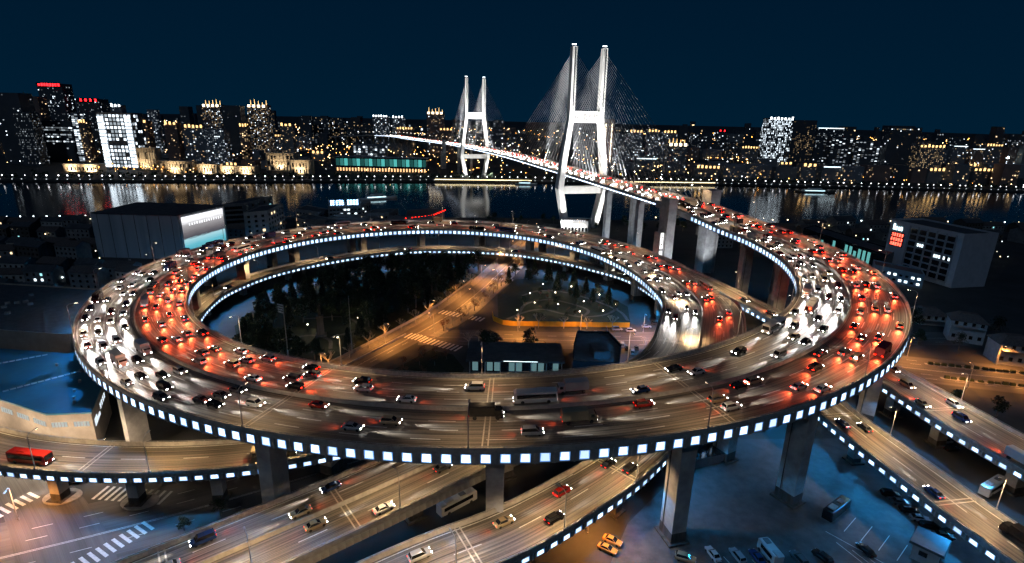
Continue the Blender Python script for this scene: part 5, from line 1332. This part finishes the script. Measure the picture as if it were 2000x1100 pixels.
parked(1186, 1076, -.55, 'saloon', 'amber', 'amber car parked under the front ramp, nearer of two')
parked(1196, 1060, -.55, 'saloon', 'amber', 'amber car parked under the front ramp, further of two')
street_lamp(Vector((19.5, 108.0, 0)), R(-70), 'added low amber lamp beside the two amber cars under the front ramp', 'added lamp by the amber cars', LM_ST, str_spot)  # extra lamp put here to warm the colour of the two cars
parked(1338, 1094, -.35, 'suv', 'beige', 'beige car parked at the foot of the tall stained pier')
parked(1478, 1092, 1.75, 'saloon', 'blue', 'blue car parked beside the white minibus')
parked(1605, 1092, 2.0, 'suv', 'black', 'black car parked alone at the lit edge of the car park')
for k, (px, py, c) in enumerate([(1738, 968, 'black'), (1757, 984, 'grey'), (1775, 1000, 'black'), (1795, 1016, 'silver'), (1815, 1032, 'black'), (1842, 1050, 'grey')]):
    parked(px, py, -.2, 'saloon' if k % 2 else 'suv', c, '%s car, %s in the row parked under the inner ramp' % (c, nth(k)))
for k, (px, py, c) in enumerate([(1392, 1086, 'white'), (1440, 1090, 'silver'), (1690, 1078, 'black'), (1560, 1096, 'grey')]):
    parked(px, py, 1.8, ('saloon', 'suv')[k % 2], c, '%s car parked nose-in on the painted bays of the car park' % c)
parked(1843, 865, .1, 'van', 'white', 'white people carrier parked below the branch ramp')
parked(1858, 880, .2, 'saloon', 'black', 'black car parked beside the white people carrier below the branch ramp')
parked(652, 915, 1.2, 'saloon', 'white', 'white car standing on the street behind the wide pier')
g = place(140, 946); vehicle('saloon', 'black', (g.x, g.y, .02), (-.8, -.55, 0), 'black car with headlights on waiting at the lower crossing', 'cars at the junction')
for k, (px, py) in enumerate([(1165, 88+565), (1205, 645), (1232, 648), (1262, 640), (1282, 634)]):
    parked(px, py, .05, ('saloon', 'van', 'suv')[k % 3], ('white', 'silver', 'white', 'silver', 'grey')[k], '%s car standing beyond the hoarding on the cross street, %s from the garden' % (('white', 'silver', 'white', 'silver', 'grey')[k], nth(k)))
for k, (px, py) in enumerate([(1215, 676), (1224, 683), (1235, 690), (1243, 682)]):
    parked(px, py, 1.4, ('van', 'saloon')[k % 2], ('white', 'black', 'silver', 'grey')[k], '%s vehicle parked beside the glass building inside the ring' % ('white', 'black', 'silver', 'grey')[k])
# gantry signs on the deck
def gantry(s, side, label):
    p, t, nr, w = RING.at(s); q = p+nr*(side*(w/2-.1)); root = thing('road_sign', label, 'road sign', (q.x, q.y, q.z+.9), math.atan2(-side*nr.y, -side*nr.x))
    MB().tube((0, 0, 0), (0, 0, 6), .18).build('post', M_DSTEEL, root); MB().tube((0, 0, 5.6), (4.2, 0, 5.6), .1).build('arm', M_DSTEEL, root); MB().box((3.0, 0, 4.6), (3.6, .15, 2.2)).build('sign_plate', mat('sign_back', (.05, .045, .04)), root)
gantry(ring_s(212), 1, 'dark road sign on an arm over the spiral\'s far left arc')
gantry(ring_s(330), -1, 'dark road sign on an arm over the second turn')
gantry(ring_s(-8), -1, 'dark road sign on an arm just past the bridge end')
# boats
def boat(x, y, rz, L, label, col, lit):
    root = thing('boat', label, 'boat', (x, y, -3.2), rz); hull = section_body([(-L/2, L*.09, .2, 2.2), (-L*.3, L*.10, 0, 2.0), (L*.25, L*.10, 0, 2.2), (L*.42, L*.06, .3, 2.8), (L/2, L*.012, 1.0, 3.2)]); hull.build('hull', col, root)
    MB().box((-L*.08, 0, 2.0), (L*.55, L*.15, 2.4), top=(.94, .9)).build('cabin', M_WHITEP, root); MB().box((-L*.05, 0, 4.4), (L*.34, L*.12, 2.0), top=(.9, .85)).build('upper_cabin', M_WHITEP, root)
    for s_ in (-1, 1): MB().box((-L*.08, s_*L*.0745, 2.7), (L*.5, .1, .8)).build('window_strip', emit('boat_light', (.6, .9, 1), lit, False) if lit else M_WIN, root)
    MB().tube((L*.1, 0, 6), (L*.1, 0, 10), .12).build('mast', M_STEEL, root)
g = place(740, 384); boat(g.x, g.y, .55, 46, 'long river cruise boat with rows of pale lights in mid-river', M_WHITEP, 2.5)
g = place(1028, 357); boat(g.x, g.y, 0.1, 34, 'white motor yacht moored at the far shore by the pylon', M_WHITEP, .6)
g = place(1595, 372); boat(g.x, g.y, .02, 60, 'low dark barge out on the river at the right', M_DARKC, .5)
# ------------------------------------------------------------------ the city across the river
krng = random.Random(314)
W_COOL = [emit('far_window_cool_%d' % i, (.78, .90, 1.0), s, False) for i, s in enumerate((.12, .5, 2.2))]
W_WARM = [emit('far_window_warm_%d' % i, (1.0, .70, .38), s, False) for i, s in enumerate((.12, .5, 2.2))]
M_GOLD = emit('crown_gold', (1.0, .60, .22), 2.5, False)
M_CWHITE = emit('crown_white', (.85, .95, 1.0), 5.0, False)
M_FRED = emit('far_red_sign', (1.0, .015, .02), 7.0, False)
T_DARK = mat('tower_dark', (.10, .11, .125), (.07, .078, .09), .02, .6)
T_GREY = mat('tower_grey', (.27, .28, .30), (.19, .2, .22), .02, .7)
T_PINK = mat('tower_pink', (.30, .20, .17), (.2, .135, .115), .02, .8)
T_PALE = mat('tower_pale', (.26, .26, .26), (.18, .18, .185), .02, .8)
def window_grid(mb, o, u, nr, W, z0, z1, cw, chh, frac, mix, fx=.6, fy=.55, band=None, pattern=None):
    n = max(1, int(W/cw)); m = max(1, int((z1-z0)/chh)); cw = W/n; chh = (z1-z0)/m
    for j in range(m):
        rowlit = krng.random() < band if band else None
        for i in range(n):
            f = frac if rowlit is None else (.85 if rowlit else .04)
            if pattern: f = pattern(i/n, j/m)
            if krng.random() > f: continue
            c = o+u*(cw*(i+.5))+nr*.25; z = z0+chh*(j+.5); a = u*(cw*fx/2)
            r = krng.random(); mi = mix[0 if r < .45 else 1 if r < .85 else 2]
            mb.quad((c.x-a.x, c.y-a.y, z-chh*fy/2), (c.x+a.x, c.y+a.y, z-chh*fy/2), (c.x+a.x, c.y+a.y, z+chh*fy/2), (c.x-a.x, c.y-a.y, z+chh*fy/2), mi)
MIXM = W_COOL+W_WARM
COOL, WARMX, BOTH = (0, 1, 2), (3, 4, 5), (0, 4, 2)
def tower(x0, x1, yt, Y, label, body=T_DARK, frac=.25, mix=COOL, cell=(4.2, 3.6), depth=None, rot=0.0, top=None, sign=None, fx=.6, fy=.55, band=None, pattern=None, steps=0, cat='tower', side_frac=None, name='tower_block', group='towers across the river'):
    a = at_depth(x0, yt, Y); b = at_depth(x1, yt, Y); h = (a.z+b.z)/2; W = b.x-a.x; D = depth or min(28, max(12, W*.6)); W = W/math.cos(rot) if rot else W
    root = thing(name, label, cat, group=group); cx = (a.x+b.x)/2; u = Vector((math.cos(rot), math.sin(rot), 0)); nr = Vector((u.y, -u.x, 0)); o = Vector((cx, Y, 0))-u*W/2
    c = Vector((cx, Y, 0))-nr*D/2; mb = MB().box((c.x, c.y, 0), (W, D, h), rot)
    if steps: mb.box((c.x, c.y, h), (W*.6, D*.6, steps), rot)
    mb.build('shaft', body, root)
    cell = (cell[0]*.8, cell[1]*.85) if pattern is not gridp else cell
    wm = MB(); window_grid(wm, o, u, nr, W, 3, h-2, cell[0], cell[1], frac, mix, fx, fy, band, pattern)
    sf = frac if side_frac is None else side_frac
    sx_ = 1 if cx < 0 else -1
    so = o+u*W if cx < 0 else o-nr*D; su = -nr if cx < 0 else nr; sn = u if cx < 0 else -u
    window_grid(wm, so, su, sn, D, 3, h-2, cell[0], cell[1], sf*.7, mix, fx, fy)
    if wm.f: stuff(wm.build('lit_window', MIXM, root))
    hh = h+steps
    if top == 'gold' or top == 'white':
        m = M_GOLD if top == 'gold' else M_CWHITE; k = MB(); n = max(3, int(W/7))
        for i in range(n): q = o+u*(W*(i+.5)/n)+nr*.3; k.box((q.x, q.y, h-3.0), (W/n*.45, .6, 3.4+krng.uniform(0, 2.5)), rot)
        stuff(k.build('crown_light', m, root))
    elif top == 'line':
        q = o+u*W/2+nr*.3; MB().box((q.x, q.y, h-1.6), (W*.96, .5, 1.5), rot).build('roof_line_light', emit('roof_line', (.75, .92, 1.0), 2.5, False), root)
    elif top == 'spires':
        k = MB()
        for i in range(5): q = c+u*(W*(-.4+.2*i)); k.tube((q.x, q.y, h), (q.x, q.y, h+krng.uniform(6, 13)), .8, .3, 5)
        stuff(k.build('spire', M_GOLD, root)); k = MB()
        for i in range(4): q = o+u*(W*(i+.5)/4)+nr*.3; k.box((q.x, q.y, h-5), (W/4*.5, .6, 5), rot)
        stuff(k.build('crown_light', emit('crown_warm', (1.0, .82, .55), 5, False), root))
    if sign:
        q = o+u*W/2+nr*.8
        MB().box((q.x, q.y, hh-6), (W*1.02, .5, 7.2), rot).build('sign_band', mat('sign_maroon', (.10, .02, .02)), root)
        mark_row(sign, 5.4, M_FRED, root, (q.x+nr.x*.4, q.y+nr.y*.4, hh-2.4), nr, W*.9, .2)
    return root
gridp = lambda i, j: .92 if not (.36 < j < .46 and .2 < i < .7) else .12
grad = lambda lo, hi: (lambda i, j: lo+(hi-lo)*(1-abs(i-.45)*1.6)*(.6+.4*math.sin(j*9)))
tower(-20, 34, 181, 960, 'black unlit tower at the far left of the skyline', T_DARK, .03, COOL, side_frac=.02)
tower(34, 72, 188, 1080, 'brownish tower with a pale side, right of the black unlit tower', T_PINK, .06, WARMX)
tower(22, 58, 219, 930, 'dark office tower with faint window stripes in front of the brownish tower', T_DARK, .30, (0, 0, 1), (2.6, 4.0), side_frac=.3)
tower(71, 119, 163, 1180, 'tall dark tower topped by a red rooftop sign', T_DARK, .14, COOL, sign=8, steps=0)
tower(120, 148, 193, 1350, 'grey tower with a lit roofline between the two red signs', T_GREY, .10, COOL, top='line')
tower(151, 193, 193, 1200, 'broad dark tower with a smaller red rooftop sign', T_DARK, .10, COOL, sign=4)
tower(72, 138, 236, 1010, 'mid-rise block with long rows of white lit floors', T_DARK, .2, COOL, (4, 4.6), band=.28, fx=.9)
tower(137, 150, 220, 1000, 'thin tower with a column of bright stacked windows', T_GREY, .8, (1, 2, 2), (6, 3.4), fx=.85)
tower(151, 166, 236, 985, 'slim orange-lit tower beside the white office grid', T_PINK, .35, WARMX, (4, 4), top='gold')
lt = tower(187, 254, 220, 905, 'wide office building with a bright white grid of lit windows by the river', T_DARK, .9, (1, 2, 2), (5.6, 6.0), rot=-.0, fx=.66, fy=.66, pattern=gridp, side_frac=.5, cat='office building')
for xx in (187, 240):
    a = at_depth(xx, 222, 904); b = at_depth(xx+13, 222, 904); k = MB()
    for i in range(15): k.box(((a.x+b.x)/2, 903.6, 4+i*(a.z-6)/15), (b.x-a.x-1.2, .5, (a.z-6)/15*.72))
    stuff(k.build('stair_window', W_COOL[2], lt))
tower(214, 236, 205, 1150, 'far tower with a bright white lamp on its roof, behind the white office grid', T_GREY, .12, COOL, top='white')
tower(258, 286, 236, 1020, 'brown apartment tower with gold roof light right of the white office grid', T_PINK, .16, WARMX, top='gold')
tower(286, 304, 214, 1250, 'slim apartment tower with vertical light strip, right of the brown one', T_GREY, .4, COOL, (5, 3.2))
tower(319, 344, 240, 1040, 'pinkish apartment tower with a glowing gold crown', T_PINK, .14, WARMX, top='gold')
tower(358, 396, 246, 1030, 'apartment slab with gold roof lights and white windows', T_GREY, .25, BOTH, top='gold')
tower(396, 436, 252, 1000, 'pale blue apartment slab in front of the spired tower', T_GREY, .35, COOL)
tower(393, 428, 204, 1280, 'tower with bright lantern spires, left of the black tower', T_PINK, .45, BOTH, (3.6, 3.4), top='spires')
tower(431, 467, 206, 1240, 'plain black tower between two lantern-spired towers', T_DARK, .015, COOL)
tower(466, 482, 244, 1060, 'slim orange-edged apartment tower below the right-hand spired tower', T_PINK, .35, WARMX, top='gold')
tower(481, 519, 205, 1280, 'tower with bright lantern spires, right of the black tower', T_PINK, .45, BOTH, (3.6, 3.4), top='spires')
tower(546, 570, 243, 1140, 'pale stepped apartment tower with gold lamp on top', T_PALE, .12, WARMX, top='gold')
for i, (a, b, y, Y) in enumerate([(588, 606, 226, 1900), (610, 640, 228, 1950), (645, 670, 230, 2000), (676, 700, 236, 1700), (705, 726, 240, 1700)]):
    tower(a, b, y, Y, 'distant dark apartment tower, %s from the left between spires and white-topped slabs' % nth(i), T_DARK, .16, BOTH, (6, 5))
tower(727, 757, 226, 1650, 'white-topped apartment slab, left one of two near the far pylon', T_GREY, .3, COOL, (5, 4.4), top='white')
tower(765, 788, 228, 1650, 'white-topped apartment slab, right one of two near the far pylon', T_GREY, .3, COOL, (5, 4.4), top='white')
tower(774, 806, 250, 1500, 'gold-crowned mid-rise in front of the white-topped slabs', T_PINK, .2, WARMX, (5, 4.4), top='gold')
tower(833, 866, 219, 1500, 'tall apartment tower with a large gold crown, left of the far pylon', T_PINK, .2, BOTH, (5, 4.4), top='spires')
tower(858, 884, 252, 1450, 'lower block with orange roof edge beside the gold-crowned tower', T_PINK, .2, WARMX, top='gold')
mt = tower(1181, 1202, 233, 1250, 'maroon tower with two bright vertical light lines beside the near pylon', T_PINK, .12, WARMX)
for xx in (1184, 1196):
    a = at_depth(xx, 240, 1249); MB().box((a.x, 1248.6, 6), (2.0, .5, a.z-8)).build('light_strip', emit('strip_cream', (1, .85, .62), 3, False), mt)
for i, (a, b, y) in enumerate([(1230, 1256, 256), (1266, 1290, 255), (1296, 1322, 257)]):
    tower(a, b, y, 1330, 'grey apartment tower with gold roof, %s of three right of the near pylon' % nth(i), T_GREY, .32, COOL, (4.4, 3.6), top='gold')
tower(1206, 1230, 262, 1250, 'dim apartment tower with scattered lights right behind the stay cables', T_GREY, .25, COOL)
tower(1306, 1344, 280, 1050, 'pale tower with a bright gold crown at the river\'s edge, right of the bridge', T_PALE, .18, BOTH, (4, 3.5), top='spires')
tower(1354, 1392, 262, 1900, 'far dim slab left of the red neon sign', T_DARK, .2, COOL, (7, 6))
tower(1403, 1420, 254, 1950, 'far tower carrying a red neon sign right of the bridge', T_DARK, .15, COOL, (6, 6), sign=2)
tower(1425, 1452, 262, 1900, 'far pale block right of the red neon sign', T_PALE, .2, COOL, (7, 6))
tower(1503, 1552, 231, 1130, 'wide tower sparkling with white windows under a white roof band', T_DARK, .6, (1, 2, 2), (3.2, 4.2), fx=.5, fy=.75, pattern=grad(.35, .95), top='white')
tower(1552, 1597, 235, 1180, 'dark tower with amber windows right of the sparkling tower', T_DARK, .3, (3, 3, 4), (4, 4), pattern=lambda i, j: .5 if j > .35 and j < .72 and i > .1 else .12)
tower(1598, 1650, 250, 1260, 'dark slab with a lit roof edge right of the amber-windowed tower', T_DARK, .14, COOL, top='line')
tower(1626, 1668, 268, 1120, 'apartment slab with vertical strings of windows, first of two', T_DARK, .3, COOL, (8, 3.4))
tower(1672, 1722, 275, 1120, 'apartment slab with vertical strings of windows, second of two', T_DARK, .3, COOL, (8, 3.4))
tower(1742, 1789, 246, 1100, 'tall black tower with a few lit floors at the skyline\'s right', T_DARK, .07, BOTH, band=.12)
tower(1797, 1848, 285, 1130, 'floodlit pale slab with a regular window grid', T_PALE, .6, (3, 4, 4), (4.2, 3.8), fx=.5, top='gold')
tower(1862, 1882, 268, 1800, 'distant slab right of the pale slab', T_DARK, .3, COOL, (6, 6))
tower(1975, 2010, 262, 1700, 'pair of distant dim towers at the skyline\'s right end', T_DARK, .2, COOL, (6, 6))

# lower blocks along the far shore, told apart by row and order
def low_row(py_top, Y, x0, x1, wpx, frac, row, mix=BOTH, hvar=8, skip=()):
    x = x0; i = 0
    while x < x1:
        w = krng.uniform(*wpx)
        if not any(a < x+w/2 < b for a, b in skip):
            yt = py_top+krng.uniform(-hvar, hvar); tp = krng.random()
            tower(x, x+w, yt, Y+krng.uniform(-25, 25), 'low city block, %s from the left in the %s row of the far shore' % (nth(i), row), krng.choice((T_DARK, T_GREY, T_GREY, T_PINK, T_PALE)), frac*krng.uniform(.4, 1.6), mix, (4.6, 4.0), depth=22, top='gold' if tp < .16 else 'line' if tp < .26 else None, cat='building', name='low_block', group='low blocks on the far shore, %s row' % row)
            i += 1
        x += w+krng.uniform(2, 12)
low_row(266, 1500, 10, 880, (18, 34), .12, 'back', hvar=12, skip=((610, 890),))
low_row(286, 1480, 1120, 2010, (20, 40), .12, 'back right', hvar=9, skip=((1000, 1180),))
low_row(300, 1150, 258, 700, (20, 38), .14, 'middle', skip=((640, 700),))
low_row(316, 1130, 1210, 2010, (24, 44), .14, 'middle right', skip=((1300, 1350), (1790, 1850)))
low_row(318, 950, 440, 510, (20, 30), .2, 'front', WARMX, 5)
low_row(326, 985, 1360, 1990, (26, 50), .12, 'front right', WARMX, 5)

# floodlit riverside buildings
wash = bpy.data.lights.new('facade_wash', 'SPOT'); wash.energy = 60000; wash.spot_size = R(120); wash.spot_blend = .8; wash.color = (1, .74, .44); wash.shadow_soft_size = 1
M_STONE = mat('lit_stone', (.50, .44, .35), (.38, .33, .26), .1, .8)
def classical(x0, x1, yt, Y, label, cols, dome=False, storeys=2):
    a = at_depth(x0, yt, Y); b = at_depth(x1, yt, Y); h = max(9, (a.z+b.z)/2); W = b.x-a.x; cx = (a.x+b.x)/2
    root = thing('classical_building', label, 'building', (cx, Y, 0), group='floodlit buildings on the far shore')
    MB().box((0, 8, 0), (W, 15, h)).build('wall', M_STONE, root); MB().box((0, 7.8, h), (W+1.6, 16.6, 1.0)).build('cornice', M_STONE, root)
    for k in range(cols):
        x = -W/2+W*(k+.5)/cols; MB().tube((x, -.4, 1), (x, -.4, h-.8), .55, .45, 6).build('pilaster', M_STONE, root)
        if k < cols-1:
            for s in range(storeys): MB().box((x+W/cols/2, .42, 1.6+s*(h-2)/storeys), (W/cols*.42, .15, (h-2)/storeys*.62)).build('window', W_WARM[1] if krng.random() < .6 else M_WIN, root)
    if dome: MB().ball((0, 6, h+1), W*.13, squash=1.0).build('dome', M_STONE, root)
    for k in range(max(1, int(W/28))):
        n = max(1, int(W/28)); l = bpy.data.objects.new('facade_wash', wash); COL.objects.link(l); l.parent = root; aim(l, Vector((-W/2+W*(k+.5)/n, -9, 1.2)), Vector((-W/2+W*(k+.5)/n, 0, h*.55)))
classical(258, 302, 290, 905, 'floodlit arcade building right of the white office grid', 9)
classical(308, 374, 316, 862, 'long floodlit classical building with bright columns at the water\'s edge', 12)
classical(382, 425, 322, 868, 'low floodlit gatehouse with a central arch on the far shore', 8, True, 1)
classical(426, 498, 326, 880, 'low floodlit colonnade continuing from the arched gatehouse', 13, storeys=1)
classical(517, 574, 300, 940, 'floodlit three-storey classical block left of the dark trees', 9, storeys=3)
classical(564, 606, 314, 895, 'square floodlit pavilion with tall columns in front of the classical block', 6)
classical(122, 192, 322, 860, 'low curved pavilion outlined in white light at the far left shore', 9, storeys=1)
# glass exhibition building and white gridded block left of the far pylon
a = at_depth(655, 312, 960); b = at_depth(832, 312, 960)
gx = thing('glass_pavilion', 'long low teal-lit glass building with warm arcade left of the far pylon', 'building', ((a.x+b.x)/2, 960, 0)); W = b.x-a.x
MB().box((0, 14, 0), (W, 26, 24)).build('wall', M_DGLASS, gx); MB().box((0, 14, 24), (W+3, 29, .8)).build('roof', T_GREY, gx)
for k in range(22):
    MB().box((-W/2+W*(k+.5)/22, .9, 10), (W/22*.84, .15, 12)).build('glass_bay', emit('teal_glass_%d' % (k % 3), (.10, .55, .52), (.14, .35, .9)[k % 3 if krng.random() < .8 else 0], False), gx)
for k in range(30): MB().box((-W/2+W*(k+.5)/30, .9, 1.0), (W/30*.5, .15, 5.5)).build('arcade_light', emit('arcade', (1, .55, .25), 1.6, False), gx)
tower(690, 750, 283, 1060, 'white gridded block standing behind the teal glass building', T_PALE, .45, COOL, (5.2, 5), fx=.8, fy=.7, cat='building')
# promenade: lit wall and lamp row along the far water edge; lamps on the near quay
def along(poly, step):
    for a, b in zip(poly, poly[1:]):
        L = math.hypot(b[0]-a[0], b[1]-a[1]); n = int(L/step)
        for k in range(n): yield a[0]+(b[0]-a[0])*k/n, a[1]+(b[1]-a[1])*k/n
pm = MB(); inner = [p for p in FAR if -2600 < p[0] < 3100]
for x, y in along(inner, 13.0):
    if -1300 < x < 1500:
        pm.box((x+krng.uniform(-3, 3), y+1.0, -.4), (1.3, .6, .8)); 
        pm.ball((x+krng.uniform(-3, 3), y+3, 5.2), krng.uniform(.5, 1.05), 1); pm.tube((x, y+3, 0), (x, y+3, 4.6), .18, mi=2)
stuff(tag(pm.build('promenade_lights', [emit('promenade_low', (.85, .93, 1.0), 2.2, False), emit('promenade_globe', (.95, .95, 1.0), 5, False), M_STEEL]), 'unbroken row of white lamps along the far river promenade', 'lamp row'))
wl = MB(); WARMQ = emit('quay_strip', (1.0, .80, .45), 3.0, False)
for (xa, xb) in ((-120, 30), (120, 330)):
    for x, y in along([p for p in [(xa, 862+(xa+84)*.096), (xb, 862+(xb+84)*.096)]], 6): wl.box((x, y-2, .6), (6.5, .6, 1.1))
stuff(tag(wl.build('quay_light_strip', WARMQ), 'warm continuous light strip along the quay under the far pylon', 'light strip'))
# the far city too distant to tell house from house
dc = MB(); wq = MB()
for k in range(620):
    Y = 1600+krng.random()**1.5*4200; x = krng.uniform(-1.15, 1.15)*Y; w = krng.uniform(22, 46); h = krng.uniform(10, 40) if krng.random() < .88 else krng.uniform(60, 104)
    if x < -200 and krng.random() < .35: h *= 1.25
    dc.box((x, Y, 0), (w, 22, h))
    o = Vector((x-w/2, Y-11, 0)); window_grid(wq, o, Vector((1, 0, 0)), Vector((0, -1, 0)), w, 4, h-2, Y*.0042, Y*.0034, krng.uniform(.04, .3), krng.choice((COOL, COOL, BOTH, WARMX)), .5, .5)
far = stuff(tag(dc.build('distant_city', T_DARK), 'dense mass of distant dark city blocks along the horizon', 'city')); stuff(wq.build('lit_window', MIXM, far))
# street lighting sprinkled through the far shore
sl = MB()
def dots(n, xr, yr, mis, size=.0006, zz=(5, 11)):
    for _ in range(n):
        Y = krng.uniform(*yr); x = krng.uniform(*xr)*Y/1000; r = Y*size*krng.uniform(.6, 1.5); sl.ball((x, Y, krng.uniform(*zz)), r, krng.choice(mis))
dots(700, (-1000, 950), (900, 1500), (0, 0, 1, 2)); dots(1500, (-1000, 1000), (1400, 5000), (0, 0, 1, 2), .0005)
dots(110, (-420, -60), (1000, 1700), (0, 0, 2)); dots(90, (250, 500), (1100, 1700), (0, 0, 2)); dots(120, (780, 1000), (1500, 1900), (2, 2, 0), .0009, (12, 26)); dots(60, (-780, -560), (830, 920), (0, 2, 2))
stuff(tag(sl.build('far_street_lights', [emit('far_lamp_warm', (1.0, .62, .26), 9, False), emit('far_lamp_white', (.85, .93, 1.0), 7, False), emit('far_lamp_amber', (1.0, .42, .08), 10, False)]), 'countless tiny street lights scattered through the city across the river', 'street lights'))
sm = at_depth(1968, 308, 1500); sm_r = thing('lamp_mast', 'single brilliant blue-white mast lamp at the far right shore', 'lamp mast', (sm.x, 1500, 0)); MB().tube((0, 0, 0), (0, 0, sm.z), .5).build('mast', M_STEEL, sm_r); MB().ball((0, 0, sm.z), 3.6).build('lamp', emit('mast_lamp', (.7, .95, 1.0), 25, False), sm_r)
# lamps, quay railings and small lights of the near bank
nl = MB()
for x, y in along([(-447, 466), (-300, 496)], 10): nl.ball((x, y-4, 4), .5, 0); nl.box((x, y-3, .8), (7, .3, .25), .2, mi=1)
for x, y in along([(140, 538), (256, 540), (531, 560)], 15): nl.ball((x, y-5, 4.5), .55, krng.choice((0, 2)))
for _ in range(90):
    x, y = (krng.uniform(-430, -190), krng.uniform(270, 470)) if krng.random() < .35 else (krng.uniform(150, 560), krng.uniform(380, 545)); nl.ball((x, y, krng.uniform(2.5, 7)), krng.uniform(.2, .42), krng.choice((0, 1, 2, 2)))
stuff(tag(nl.build('near_bank_lights', [emit('nb_white', (.8, .95, 1.0), 9, False), emit('nb_cream', (1, .9, .7), 5, False), emit('nb_warm', (1, .75, .4), 8, False)]), 'scattered small lamps among the dark roofs of the near bank', 'lamps'))
# dark tree line of the far shore
tl = MB(); trng.seed(5)
for x, y in along(inner, 9.0):
    if -1250 < x < 1400 and krng.random() < .8: leaf_quads(tl, (x, y+krng.uniform(12, 24), krng.uniform(3, 7)), krng.uniform(3.5, 6), 16, 1.3, .8)
stuff(tag(tl.build('shore_trees', M_LEAF), 'dark belt of trees behind the far river promenade', 'trees'))
